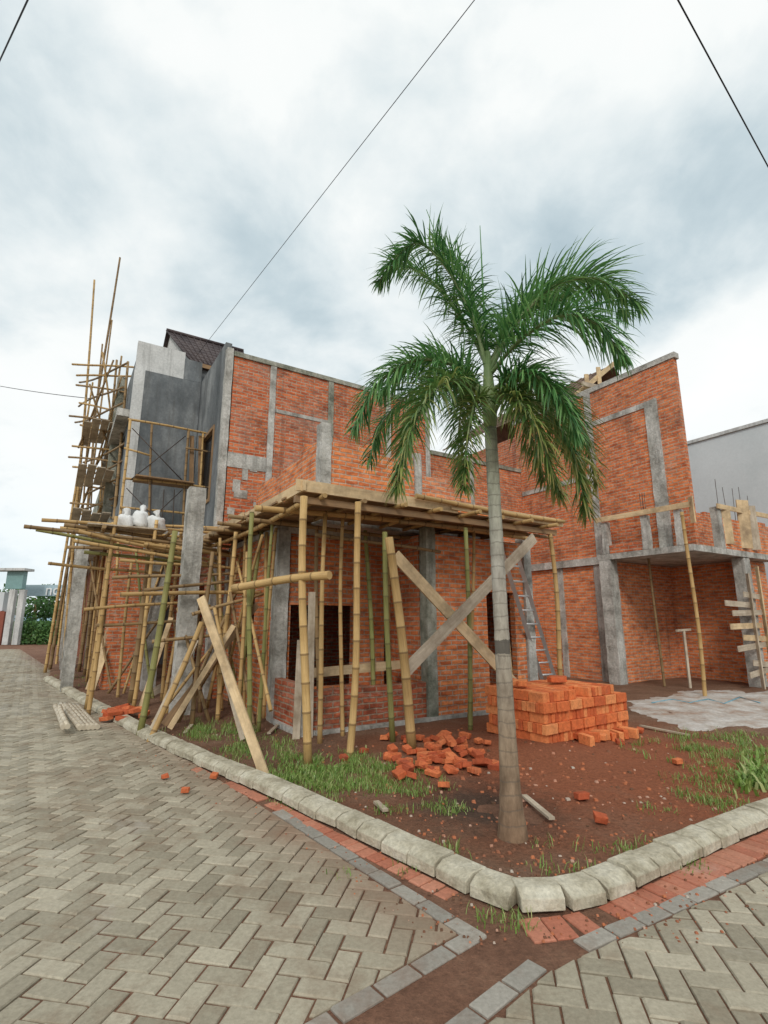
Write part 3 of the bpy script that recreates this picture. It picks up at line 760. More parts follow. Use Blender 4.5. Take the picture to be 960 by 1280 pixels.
mb = MB(); ga = ea+Vector((0,0,-.05)); gb2 = ra+Vector((0,0,-.05)); gc = ra+back+Vector((0,0,-.05)); zl = ga.z-1.2
off = Vector((R.x, R.y, 0))*.12
mb.face([q+off for q in (Vector((ga.x,ga.y,zl)), ga, gb2, Vector((gb2.x,gb2.y,zl)))]); mb.face([q+off for q in (Vector((gb2.x,gb2.y,zl)), gb2, gc, Vector((gc.x,gc.y,zl)))])
part(mb, 'gable', PLL, h)
w0, w1 = ea+Vector((0,0,-.13)), eb+Vector((0,0,-.13)); inn = Vector((L.x, L.y, 0))*.12
mb = MB(); mb.face([Vector((w0.x,w0.y,4.0))+inn, Vector((w1.x,w1.y,4.0))+inn, w1+inn, w0+inn]); mb.face([Vector((w0.x,w0.y,4.0))+inn*2, w0+inn*2, w1+inn*2, Vector((w1.x,w1.y,4.0))+inn*2])
part(mb, 'eave_wall', PLD, h)

# ---------------------------------------------------------------- grey house on the left and the far row
RS = -1.5
h = thing('grey_house', 'dark grey plastered house with pale top behind the bamboo scaffold on the left street', 'house', P(-.5, 10, 0))
part(MB().wall('r', 8.0, 8.15, RS, .17, 4.0, 8.1), 'side_wall', PLD, h)
part(MB().box(RS, -.3, 8.003, 8.15, 8.105, 8.9), 'upper_block', PLL, h)
part(MB().box(-.295, .17, 8.0, 8.15, 8.105, 8.72), 'upper_block', PLD, h)
part(MB().box(RS-.012, RS+.24, 7.988, 8.16, 4.0, 8.10), 'pale_corner', PLL, h)
part(MB().wall('r', 8.0, 8.15, RS, .17, 0, 3.6, [(-.8, -.1, 0, 2.2)]), 'lower_wall', BR2, h)
part(MB().box(RS-.2, .17, 7.97, 8.17, 3.605, 3.995), 'beam', CON, h)
part(MB().wall('l', RS, RS+.15, 8.16, 14.5, 0, 3.6, [(8.8, 10.6, 0, 2.5), (11.4, 13.6, 0, 2.5)]), 'street_wall', BR2, h)
part(MB().wall('l', RS, RS+.15, 8.16, 14.5, 4.0, 8.4, [(9, 10.4, 4.6, 6.6), (11.6, 13.4, 4.6, 6.8)]), 'upper_street_wall', PLD, h)
part(MB().box(-2.3, RS-.01, 8.2, 14.5, 3.605, 3.8), 'balcony_slab', CON, h)
for l in (8.3, 10.8, 14.2): part(MB().rcol(-2.3, -2.05, l, l+.25, 0, 3.6), 'column', CON, h)
for l in (10.8, 14.2): part(MB().rcol(RS-.25, RS-.01, l, l+.25, 3.81, 9.0), 'column', CONG, h)
part(MB().box(RS-.3, -.5, 8.2, 14.5, 6.8, 7.0), 'beam', CON, h)
part(MB().wall('l', 1.4, 1.5, 8.2, 14.5, 0, 7.6), 'inner_wall', BR3, h)
part(MB().wall('r', 14.51, 14.65, RS, 1.5, 0, 7.9), 'far_wall', PLD, h)
h = thing('row_house', 'half built row house farther down the left street beyond the scaffold', 'house', P(-1, 19, 0))
part(MB().wall('l', -1.6, -1.45, 15.0, 24, 0, 3.5, [(16, 18, 0, 2.6), (20, 22, 0, 2.6)]), 'street_wall', BR3, h)
part(MB().wall('l', -1.6, -1.45, 15.0, 24, 3.8, 7.0, [(16, 18, 4.4, 6.2), (20, 22, 4.4, 6.2)]), 'upper_street_wall', CONG, h)
part(MB().box(-2.3, -.9, 15, 24, 3.505, 3.795), 'balcony_slab', CON, h)
part(MB().wall('r', 14.85, 14.99, -1.6, 2, 0, 7.0), 'side_wall', CONG, h)
part(MB().box(2, 2.2, 15, 24, 0, 7), 'rear_wall', BR3, h)
for l in (15.1, 18.5, 22): part(MB().rcol(-2.3, -2.05, l, l+.25, 0, 3.5), 'column', CON, h)

# tall bamboo scaffold
h = thing('bamboo_scaffold', 'tall leaning bamboo scaffold of many poles along the left street', 'scaffold', P(-2, 11.5, 0))
def sp_(u0, v0, u1, v1, rad, mat, dy=0):
    a = gnd(u0, v0, -.03); b = atY(u1, v1, a.y+dy); part(MB().bamboo(a, b, rad, rad*.6, .6, 7, .004), 'pole', mat, h)
sp_(62,838,150,322,.058,BAMO); sp_(78,846,118,350,.052,BAM); sp_(56,842,116,478,.05,BAM); sp_(98,842,152,445,.055,BAMO)
sp_(112,850,158,470,.055,BAMO); sp_(92,836,128,430,.05,BAMO); sp_(70,832,108,520,.045,BAM); sp_(122,856,160,452,.06,BAMO); sp_(84,838,140,400,.045,BAMO)
sp_(106,846,146,450,.06,BAMO); sp_(130,858,163,520,.045,BAM); sp_(100,838,118,560,.04,BAMO); sp_(118,846,128,560,.04,BAM); sp_(88,842,110,540,.04,BAMO)
for v in (452, 466, 481, 508, 521, 534, 560, 572, 584, 597, 609, 625, 640):
    y0 = rnd(-5, 5); s_ = rnd(-8, 22)
    part(MB().bamboo(atY(90+s_*.6, v+y0, 15.4), atY(166+rnd(-14, 26), v+8+rnd(-4, 4), 14.6), .034, .03, .6, 6), 'ledger', random.choice([BAM, BAMO]), h)
for v in (470, 500, 520, 545, 570, 590, 610, 630):
    part(MB().bamboo(atY(98+rnd(-4, 8), v+8, 17.5), atY(158+rnd(-5, 5), v-16, 13.3), .034, .03, .6, 6), 'ledger', BAMO, h)
for (u0, v0, u1, v1) in [(100,640,152,470),(160,640,112,480),(110,600,160,500),(150,640,128,440),(98,560,142,450),(118,650,160,560)]:
    part(MB().bamboo(atY(u0, v0, 15.6), atY(u1, v1, 14.5), .034, .028, .6, 6), 'brace', random.choice([BAM, BAMO]), h)
for l0, z in ((8.8, 4.3), (9.2, 5.6), (10.4, 7.3)):
    mbw = MB()
    for k in range(4): mbw.box(-2.5+k*.22, -2.3+k*.22, l0+rnd(-.3, .3), l0+2.4+rnd(-.3, .5), z, z+.025)
    part(mbw, 'walk_board', WDG, h)
# frame scaffold by the grey wall
h = thing('frame_scaffold', 'light scaffold bay of bamboo and thin steel braces before the grey wall', 'scaffold', P(-.4, 6.6, 0))
for (u0, v0, u1, v1, rr, mm) in [(163,524,146,720,.034,BAM),(236,538,228,690,.034,BAMO),(277,545,268,700,.034,BAMO),(160,524,280,546,.03,BAM),(157,598,276,612,.03,BAM),(232,560,278,568,.026,BAMO),(155,560,190,570,.026,BAM),(254,540,248,690,.028,BAM),(190,530,182,700,.028,BAMO),(150,634,262,646,.028,BAM)]:
    part(MB().bamboo(onl(u0, v0, 6.9), onl(u1, v1, 6.9), rr, rr*.9, .4, 7), 'pole', mm, h)
for (u0, v0, u1, v1) in [(165,535,232,605),(163,600,232,545),(158,610,225,680),(156,680,228,612),(232,612,270,670),(190,600,186,690),(205,612,200,690),(218,612,214,690)]:
    part(MB().tube([onl(u0, v0, 6.85), onl(u1, v1, 6.85)], .012, 6), 'steel_brace', STEEL, h)
zb = onl(225, 606, 6.9).z
part(MB().box(-1.35, -.05, 6.7, 7.4, zb+.04, zb+.07), 'walk_board', WDB, h)
for k in range(3):
    part(MB().bar(onl(240+k*11, 545, 7.0), onl(239+k*11, 606, 7.0), .04, .1), 'slat', WDB, h)

# ---------------------------------------------------------------- right house
h = thing('brick_house', 'large unfinished brick house on the right with tall bare wall and carport slab', 'house', P(10.5, 2.6, 0))
part(MB().wall('l', 9.8, 9.95, .1, 5.45, 3.28, 8.0), 'tall_wall', BR2, h)
part(MB().wall('l', 9.8, 9.95, 2.5, 5.29, 0, 3.06), 'lower_side_wall', BR4, h)
part(MB().box(9.77, 9.98, .05, 5.5, 8.005, 8.15), 'beam', CON, h)
part(MB().box(9.775, 9.97, .96, 2.5, 6.98, 7.13), 'beam', CON, h)
part(MB().rcol(9.76, 9.97, .62, .95, 3.29, 7.13), 'column', CON, h)
part(MB().rcol(9.77, 9.975, 2.51, 2.72, 3.29, 8.0), 'column', CON, h)
part(MB().rcol(9.765, 9.97, 2.6, 2.85, 0, 3.06), 'column', CON, h)
part(MB().rcol(9.765, 9.97, 3.9, 4.08, 0, 3.06), 'column', CON, h)
part(MB().box(9.775, 9.97, 2.73, 5.25, 5.5, 5.63), 'beam', CON, h)
part(MB().box(9.42, 13.6, -.02, 2.45, 3.13, 3.275), 'carport_slab', CON, h)
part(MB().box(9.7, 9.97, 2.46, 5.25, 3.07, 3.275), 'beam', CON, h)
part(MB().rcol(9.42, 9.72, 2.1, 2.42, 0, 3.125), 'column', CON, h)
part(MB().wall('r', 2.28, 2.42, 9.73, 12.6, 0, 3.12), 'carport_wall', BR4, h)
part(MB().wall('l', 12.6, 12.75, .3, 2.42, 0, 3.12), 'carport_wall', BR4, h)
part(MB().rcol(11.75, 12.05, .0, .28, 0, 3.12), 'column', CON, h)
part(MB().wall('r', .3, .42, 12.06, 13.6, 0, 3.12), 'front_wall', BR4, h)
pp_ = MB().wall('r', .02, .14, 10.95, 13.5, 3.285, 4.05); pp_.ragged('r', .02, .14, 11.0, 13.4, 4.05, 5)
part(pp_, 'parapet', BR4, h)
pp_ = MB().wall('r', 1.6, 1.72, 9.97, 14, 3.285, 4.6); pp_.ragged('r', 1.6, 1.72, 10.1, 13.9, 4.6, 5)
part(pp_, 'upper_wall', BR2, h)
pp_ = MB().wall('l', 9.46, 9.58, 1.2, 2.1, 3.285, 3.5); pp_.ragged('l', 9.46, 9.58, 1.2, 2.1, 3.5, 4)
part(pp_, 'parapet', BR, h)
for l in (.28, 1.1, 2.2): part(MB().rcol(9.44, 9.6, l-.08, l+.08, 3.286, 4.12), 'post', CON, h)
part(MB().rcol(10.75, 10.93, .0, .17, 3.286, 4.3), 'post', CON, h)
part(MB().bar(P(9.4, -.05, 4.18), P(9.4, 2.4, 4.2), .03, .13), 'form_board', WD, h)
part(MB().bar(P(9.42, -.08, 3.75), P(9.42, -.08, 4.35), .16, .03), 'form_board', WD, h)
part(MB().bar(P(11.1, -.02, 3.4), P(11.1, -.02, 4.25), .03, .22, Vector((1, 0, 0))), 'form_board', WD, h)
part(MB().bar(P(11.9, -.04, 3.35), P(12.0, -.04, 4.6), .03, .3, Vector((1, 0, 0))), 'form_board', WD, h)
part(MB().bar(P(12.4, -.04, 3.35), P(12.4, -.04, 4.5), .03, .25, Vector((1, 0, 0))), 'form_board', WDG, h)
part(MB().bar(P(10.7, -.03, 4.30), P(13.4, -.03, 4.33), .03, .12), 'form_board', WD, h)
for k in range(5):
    r = 11.0+k*.4; part(MB().tube([P(r, .08, 4.0), P(r+rnd(-.06, .06), .08, 4.9+rnd(-.1, .2))], .007, 5), 'rebar', STEEL, h)
for k in range(4):
    part(MB().tube([P(9.5, 1.06+.03*k, 4.0), P(9.5+rnd(-.05, .05), 1.04+.04*k, 4.7)], .006, 5), 'rebar', STEEL, h)
part(MB().wall('r', 5.46, 5.6, 9.81, 14, 0, 7.6), 'rear_wall', BR3, h)
part(MB().wall('l', 9.8, 9.95, 5.61, 9.0, 0, 7.6), 'rear_side_wall', BR, h)
rf = MB(); nrow = 9
for i in range(nrow):
    t0, t1 = i/nrow, (i+1.1)/nrow
    r0, r1 = 9.72+2.1*t0, 9.72+2.1*t1; z0_, z1_ = 8.16+1.5*t0, 8.16+1.5*t1
    rf.hexa([P(r0,3.0,z0_), P(r1,3.0,z1_-.02), P(r1,9.2,z1_-.02), P(r0,9.2,z0_), P(r0,3.0,z0_+.06), P(r1,3.0,z1_+.01), P(r1,9.2,z1_+.01), P(r0,9.2,z0_+.06)])
for k in range(17):
    l0 = 3.05+k*.37; rf.tube([P(9.72, l0, 8.21), P(11.8, l0, 9.7)], .025, 5)
rf.hexa([P(11.82,3,9.65), P(14,3,8.1), P(14,9.2,8.1), P(11.82,9.2,9.65), P(11.82,3,9.7), P(14,3,8.15), P(14,9.2,8.15), P(11.82,9.2,9.7)])
rf = part(rf, 'roof', ROOFB, h)
part(MB().bar(P(9.75, 2.95, 8.1), P(11.85, 2.95, 9.72), .04, .14), 'rafter', WD, rf)
part(MB().bar(P(10.2, 2.85, 8.16), P(10.2, 2.85, 8.85), .05, .12), 'rafter', WD, rf)
part(MB().bar(P(10.9, 2.9, 8.16), P(10.9, 2.9, 9.3), .05, .12), 'rafter', WD, rf)
part(MB().bar(P(9.9, 2.8, 8.45), P(11.4, 2.8, 8.6), .05, .14), 'rafter', WDG, rf)
h = thing('column_formwork', 'rough grey boards nailed round the concrete column at the right edge', 'formwork', P(11.4, -.1, 0))
for k, (z, a, b) in enumerate(((.35,-.5,.6),(.62,-.3,.75),(.95,-.9,.5),(1.2,-.6,.75),(1.45,-1.1,.45),(1.75,-.95,.6),(1.98,-1.2,.2),(2.2,-.3,.7))):
    part(MB().bar(P(11.6+a, -.06-.016*(k % 2), z), P(11.6+b, -.06-.016*(k % 2), z+rnd(-.12, .12)), .022, .13), 'board', random.choice([WDG, WDG, WD]), h)
part(MB().bar(P(11.55, -.11, .0), P(11.55, -.11, 2.7), .10, .03), 'upright', WDG, h)
part(MB().bar(P(12.1, -.11, .0), P(12.1, -.11, 2.9), .10, .03), 'upright', WD, h)
o = MB().bamboo(G(881, 870, -.03), atY(852, 640, G(881, 870).y), .042, .038).build('bamboo_prop', BAM); tag(o, 'bamboo prop at the near corner of the carport slab on the right', 'bamboo prop')
o = MB().bamboo(P(10.1, 1.4, 0), P(10.0, 1.4, 3.12), .035).build('bamboo_prop', BAMO); tag(o, 'dark bamboo prop inside the carport', 'bamboo prop')
o = MB().bar(P(10.3, .9, .0), P(10.3, .9, 1.35), .05, .05).bar(P(10.0, .9, 1.35), P(10.6, .9, 1.37), .05, .05).build('timber_stand', WDG); tag(o, 'thin T shaped timber stand inside the carport', 'timber stand')
# pale building far right: long wall along the plot depth
h = thing('pale_building', 'plain pale grey house wall beyond the right house', 'house', P(20, 2, 0))
zw = onr(960, 528, 17).z
part(MB().box(17, 17.3, -5, 8, 0, zw), 'wall', WHT, h)
part(MB().box(16.94, 17.36, -5.05, 8.05, zw+.002, zw+.12), 'coping', PLL, h)
part(MB().box(17.31, 26, -5, -4.7, 0, zw-.5), 'front_wall', WHT, h)

# ---------------------------------------------------------------- ladder
h = thing('ladder', 'aluminium ladder leaning against the formwork beside the brick stack', 'ladder', P(5.6, .6, 0))
B0 = gnd(693, 872, .05); B1 = onl(636, 688, .2)
side = Vector((R.x, R.y, 0))*.19
part(MB().bar(B0-side, B1-side*.9, .035, .07, Vector((1, 0, 0))), 'rail', ALU, h); part(MB().bar(B0+side, B1+side*.9, .035, .07, Vector((1, 0, 0))), 'rail', ALU, h)
for k in range(1, 11):
    c = B0.lerp(B1, k/11); part(MB().tube([c-side*.95, c+side*.95], .018, 6), 'rung', ALU, h)

# ---------------------------------------------------------------- bricks
def brick_mesh(broken=False, mat=None):
    mb = MB(); a, b, c = (.12 if not broken else rnd(.045, .085)), .06, .034
    j = .025 if not broken else .18
    v = [Vector((x*a*(1+rnd(-j, j)), y*b*(1+rnd(-j, j)), z*c*(1+rnd(-j, j)))) for x, y, z in ((-1,-1,-1),(1,-1,-1),(1,1,-1),(-1,1,-1),(-1,-1,1),(1,-1,1),(1,1,1),(-1,1,1))]
    mb.hexa(v); o = mb.build('clay_brick', mat or CLAY); me = o.data; bpy.data.objects.remove(o)
    bm = bmesh.new(); bm.from_mesh(me); bmesh.ops.remove_doubles(bm, verts=bm.verts, dist=.0005)
    bmesh.ops.bevel(bm, geom=bm.edges[:], offset=.005, segments=1, affect='EDGES'); bm.to_mesh(me); bm.free(); return me
BM = [brick_mesh() for k in range(7)]; BB = [brick_mesh(True, CLAYB) for k in range(8)]; BW = [brick_mesh(False, CLAYB) for k in range(4)]
def brick(loc, rot, label, group, broken=False, sc_=1, pool=None):
    o = bpy.data.objects.new('clay_brick', random.choice(pool or (BB if broken else BM))); C.objects.link(o); o.location = loc; o.rotation_euler = rot; o.scale = (sc_,)*3
    return tag(o, label, 'brick', group)
K = Vector((1.96, 6.72)); bdir = dirv(35); adir = dirv(125); ang = math.radians(35)
z0 = max(hz(*(K+bdir*x+adir*y)) for x in (0, .8, 1.6) for y in (0, .5, 1))-.03
SLAB = 'orange clay brick laid on edge in the neat stack right of the palm trunk'
def stack(nlay, na, nb):
    La = na*.25; Lb = nb*.074
    for k in range(nlay):
        z = z0+.06+k*.122; top = k == nlay-1
        if k % 2 == 0:
            for j in range(nb):
                for i in range(na):
                    if not (top or j == 0 or i == 0): continue
                    if top and (j > nb-5 or (i == 0 and 8 < j < 13)): continue
                    c = K+adir*((i+.5)*.25+rnd(-.010, .010))+bdir*((j+.5)*.074)
                    brick((c.x, c.y, z+rnd(-.003, .003)), (math.pi/2+rnd(-.03, .03), 0, ang+math.pi/2+rnd(-.03, .03)), SLAB, 'bricks in the stack')
        else:
            m = int(Lb/.25); q = int(La/.074)
            for j in range(m):
                for i in range(q):
                    under = k == nlay-2 and (j >= m-2 or i < 4)
                    if not (j == 0 or i == 0 or under): continue
                    c = K+bdir*((j+.5)*(Lb/m)+rnd(-.010, .010))+adir*((i+.5)*.074)
                    brick((c.x, c.y, z+rnd(-.003, .003)), (math.pi/2+rnd(-.03, .03), 0, ang+rnd(-.03, .03)), SLAB, 'bricks in the stack')
stack(5, 4, 25)
for k in range(5):
    c = K+bdir*rnd(.2, 1.2)+adir*rnd(.4, .85)
    brick((c.x, c.y, z0+.06+4*.122+.06+.036), (0, 0, rnd(0, 3)), 'orange clay brick lying flat on top of the stack', 'bricks on top of the stack')
for k in range(10):
    c = K+bdir*(.5+k*.13)+adir*rnd(-.22, -.10)
    fl = random.random() < .5
    brick((c.x, c.y, hz(c.x, c.y)+(.03 if fl else .055)), (0 if fl else math.pi/2, rnd(-.1, .1), ang+math.pi/2+rnd(-.5, .5)), 'orange brick in the uneven row before the stack', 'bricks in the front row')
for k in range(95):
    u = random.gauss(552, 42); v = random.gauss(945, 15)
    if not (478 < u < 628 and 914 < v < 984): continue
    p = G(u, v); hgt = rnd(.008, .025)+max(0, .04-abs(u-560)/900-abs(v-938)/700)*random.choice([0, 0, 1])
    br_ = random.random() < .72
    brick((p.x, p.y, p.z+hgt), (rnd(-.4, .4), rnd(-.3, .3), rnd(0, 3.1)), 'broken red brick in the loose heap between the bamboo props and the stack', 'bricks in the loose heap', br_, rnd(.65, .9), None if br_ else BW)
for k in range(18):
    u = random.gauss(158, 14); v = random.gauss(902, 5); p = gnd(u, v, 0)
    brick((p.x, p.y, max(hz(p.x, p.y), 0)+rnd(.03, .14)), (rnd(-.3, .3), rnd(-.3, .3), rnd(0, 3.1)), 'red brick in the small heap on the left kerb', 'bricks in the kerb heap', False, .9, BW)
for u, v, lb in ((728,998,'single brick tilted in the dug soil right of the palm foot'),(750,1028,'lone brick half sunk near the right kerb stones'),(232,985,'red brick fragment on the paving below the left kerb'),(268,967,'red brick lying on the left kerb stones'),(207,968,'small red brick piece on the left road'),(848,957,'single red brick in the grass at the right'),(430,950,'single brick in the grass by the second prop'),(455,940,'red brick by the foot of the straight tan prop'),(775,932,'brick lying just right of the stack foot'),(800,915,'brick at the far right foot of the stack')):
    p = G(u, v); z = max(p.z, 0)
    brick((p.x, p.y, z+.014), (rnd(-.2, .2), rnd(-.2, .2), rnd(0, 3)), lb, None, True, .55 if u < 300 else .75)

# bamboo canes on the ground
for k in range(7):
    a = gnd(76+k*5, 880+k*.5, .045+(.075 if k > 4 else 0)); b = gnd(100+k*5.5, 910-k*.3, .045+(.075 if k > 4 else 0))
    if k > 4: a.x -= .45; b.x -= .55
    tag(MB().bamboo(a, b, .042, .038).build('bamboo_cane', BAMP), 'pale cut bamboo cane lying in the bundle at the left road edge', 'bamboo cane', 'pale canes in the bundle')
for (u0, v0, u1, v1, lb) in ((655,992,690,1022,'short grey board lying in the soil right of the palm'),(800,908,862,919,'thin pale board lying along the edge of the cement floor'),(336,918,352,902,'short board lying by the left props'),(470,1003,482,1015,'small pale offcut on the grass near the kerb'),(212,932,240,905,'pale board lying across the soil by the column foot')):
    a = G(u0, v0, .03); b = G(u1, v1, .03); tag(MB().bar(a, b, .05, .02).build('scrap_board', WDG), lb, 'board')
pp = [G(u, v) for u, v in ((815,880),(840,875),(862,880),(885,874),(905,880),(925,872),(950,878))]
for p in pp: p.z = hz(p.x, p.y)+.03
tag(MB().tube(pp, .012, 6).build('hose', flat('hose_blue', (.20, .38, .46), .5)), 'light blue hose lying across the cement floor', 'hose')

# ---------------------------------------------------------------- palm
def trunk_mat():
    m, nt, b = M_('palm_trunk', .85); uv = coord(nt, 'UV'); sp = nt.nodes.new('ShaderNodeSeparateXYZ'); nt.links.new(uv, sp.inputs[0])
    pos = geo_pos(nt); n = noise_n(nt, mapping(nt, pos, (16, 16, 4)), 1, 6, .7); nb = noise_n(nt, mapping(nt, pos, (2, 2, 1.6)), 2.2, 5, .7)
    yj = math_n(nt, 'ADD', sp.outputs[1], math_n(nt, 'MULTIPLY', math_n(nt, 'SUBTRACT', n, .5), .06))
    fr = math_n(nt, 'FRACT', math_n(nt, 'ADD', math_n(nt, 'MULTIPLY', sp.outputs[1], 10.0), math_n(nt, 'MULTIPLY', nb, .9)))
    ringf = math_n(nt, 'GREATER_THAN', fr, .9)
    col = ramp(nt, n, [(.3, (.25, .225, .19)), (.7, (.56, .53, .46))])
    col = mix(nt, ramp(nt, nb, [(.46, (0, 0, 0)), (.68, (.6, .6, .6))]), col, (.17, .14, .11))
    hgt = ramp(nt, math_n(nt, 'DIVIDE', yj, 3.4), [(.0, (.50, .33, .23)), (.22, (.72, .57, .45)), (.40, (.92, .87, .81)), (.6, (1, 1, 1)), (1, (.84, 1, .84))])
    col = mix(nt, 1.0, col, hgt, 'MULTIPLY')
    band = math_n(nt, 'LESS_THAN', math_n(nt, 'ABSOLUTE', math_n(nt, 'SUBTRACT', yj, 1.42)), .055)
    col = mix(nt, math_n(nt, 'MULTIPLY', band, .75), col, (.055, .05, .045))
    col = mix(nt, math_n(nt, 'MULTIPLY', ringf, .4), col, (.13, .11, .09))
    nt.links.new(col, b.inputs['Base Color']); bump(nt, b, math_n(nt, 'SUBTRACT', n, math_n(nt, 'MULTIPLY', ringf, .6)), .8, .014); return m
TRK = trunk_mat()
SH = noisy('crownshaft_green', [(.13, .20, .08), (.22, .30, .13), (.32, .36, .20)], 3, .5, .2, .005, 14, (3, 3, .6))
base = G(641, 1042, -.05); YT = base.y
h = thing('palm_tree', 'young palm tree with ringed grey trunk and drooping fronds at the street corner', 'palm tree', base)
tp = atY(613, 535, YT); pts = []; rad = []
for i in range(60):
    t = i/59; p = base.lerp(tp, t)
    r = .050+.030*math.exp(-t*2.6)+.05*math.exp(-t*16)
    if i % 3 == 0: r *= 1.03
    pts.append(p); rad.append(r*rnd(.985, 1.015))
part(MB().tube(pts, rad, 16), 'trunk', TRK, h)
ct = atY(609, 440, YT)
part(MB().tube([tp, tp.lerp(ct, .1), tp.lerp(ct, .3), tp.lerp(ct, .65), ct], [.05, .062, .064, .045, .028], 12), 'crownshaft', SH, h)
def spline(pts, n):
    out_ = []; m = len(pts)
    for i in range(n+1):
        f = i/n*(m-1); k = min(int(f), m-2); t = f-k
        p0 = pts[max(k-1, 0)]; p1 = pts[k]; p2 = pts[k+1]; p3 = pts[min(k+2, m-1)]
        out_.append(.5*((2*p1)+(p2-p0)*t+(2*p0-5*p1+4*p2-p3)*t*t+(3*p1-p0-3*p2+p3)*t**3))
    return out_
def frond(px, mat, ll=.42, dens=62, yel=0):
    cp = [atY(u, v, YT+d) for u, v, d in px]; c = spline(cp, 40)
    mb = MB(); Zu = Vector((0, 0, 1)); ft = rnd(-.14, .12)
    for i in range(dens):
        t = .14+.86*i/(dens-1); f = t*40; k = min(int(f), 39); p = c[k].lerp(c[k+1], f-k)
        tg = (c[min(k+1, 40)]-c[max(k-1, 0)]).normalized()
        sd_ = tg.cross(Zu); sd_ = sd_.normalized() if sd_.length > .1 else Vector((1, 0, 0)); upv = sd_.cross(tg)
        prof = ll*(.6+.4*math.sin(math.pi*min(1, t*.9+.1)))*(1-.3*max(0, t-.75)/.25)
        for sgn in (-1, 1):
            for lay in range(2):
                if lay and random.random() < .2: continue
                el = rnd(.1, 1.1) if lay == 0 else rnd(-.8, .1)
                d = (tg*(.5+.45*t)+sd_*sgn*math.cos(el)*.95+upv*math.sin(el)*.9)
                d = (d+Vector((rnd(-.18, .18), rnd(-.18, .18), rnd(-.18, .18)))).normalized()
                ln = prof*rnd(.7, 1.2); wd = rnd(.005, .009)
                mb.tint = min(1, max(0, random.gauss(.48+ft, .3)))
                q = p.copy(); dd = d.copy(); prev = None; seg = 5; dr = rnd(-.36, -.12)
                wv = dd.cross(Vector((rnd(-.6, .6), rnd(-.6, .6), 1))).normalized()
                yy = yel*(.4+.6*t)
                for s in range(seg+1):
                    ww = wd*(.7, 1, 1, .85, .5, .05)[s]
                    cur = (q-wv*ww, q+wv*ww)
                    if prev: mb.face([prev[0], prev[1], cur[1], cur[0]], [(0, (s-1)/seg*yy), (1, (s-1)/seg*yy), (1, s/seg*yy), (0, s/seg*yy)], True)
                    prev = cur; q = q+dd*(ln/seg); dd = (dd+Vector((0, 0, dr))).normalized()
    o = part(mb, 'frond', mat, h)
    rr = [.018*(1-i/44)+.003 for i in range(41)]
    part(MB().tube(c, rr, 6), 'stalk', SH, o)
    return o
FR_ = [
 ([(608,462,0),(592,400,-.05),(560,338,-.1),(522,304,-.15),(486,332,-.2)], LEAF, .38, 0),
 ([(609,458,0),(598,400,.1),(576,340,.25),(545,300,.4)], LEAF, .34, 0),
 ([(609,458,0),(582,405,.3),(540,352,.5),(498,330,.6),(474,352,.7)], LEAF, .36, 0),
 ([(612,465,0),(640,410,-.1),(690,360,-.2),(745,348,-.3),(797,380,-.35)], LEAF, .46, 0),
 ([(612,465,0),(645,405,.25),(690,360,.5),(740,352,.7),(782,392,.8)], LEAF, .48, 0),
 ([(613,468,0),(650,425,-.3),(700,395,-.6),(745,405,-.75),(778,445,-.8)], LEAF, .42, 0),
 ([(612,462,0),(632,410,.4),(665,372,.8),(705,370,1.1)], LEAF, .42, 0),
 ([(605,490,0),(570,458,-.1),(520,450,-.2),(472,480,-.3),(444,535,-.3)], LEAF, .36, 0),
 ([(606,500,0),(575,475,-.35),(540,490,-.7),(512,545,-.85),(496,610,-.9)], LEAFY, .36, .6),
 ([(605,500,0),(575,480,.3),(530,480,.6),(480,525,.8),(462,575,.9)], LEAF, .38, 0),
 ([(606,490,0),(560,448,.3),(510,455,.5),(475,495,.6)], LEAF, .36, 0),
 ([(606,495,0),(568,470,-.2),(528,500,-.4),(505,560,-.5)], LEAF, .36, 0),
 ([(609,505,0),(596,500,-.3),(585,545,-.55),(580,610,-.6)], LEAFY, .28, .6),
 ([(614,505,0),(645,492,-.1),(688,518,-.2),(718,575,-.3),(733,640,-.3)], LEAFY, .36, .85),
 ([(615,500,0),(650,475,.3),(698,490,.6),(730,540,.75),(745,605,.8)], LEAFY, .38, .9),
 ([(614,490,0),(652,465,-.3),(695,490,-.5),(722,545,-.55)], LEAF, .34, .5),
 ([(614,490,0),(650,468,.1),(690,492,.2),(712,560,.25)], LEAF, .36, 0),
 ([(608,500,0),(588,488,.35),(575,520,.7),(572,600,.85)], LEAF, .32, 0),
 ([(613,500,0),(636,500,.4),(662,540,.6),(680,600,.7)], LEAFY, .34, .6),
 ([(614,500,0),(640,495,-.3),(672,540,-.5),(700,620,-.5)], LEAFY, .34, .85),
]
for px, mt, ll, yel in FR_: frond(px, mt, ll, 82, yel)
part(MB().tube([ct, atY(604, 370, YT), atY(600, 282, YT)], [.014, .01, .003], 7), 'spear_leaf', LEAF, h)
part(MB().tube([ct, atY(570, 360, YT), atY(533, 262, YT+.05)], [.012, .009, .003], 7), 'spear_leaf', LEAF, h)

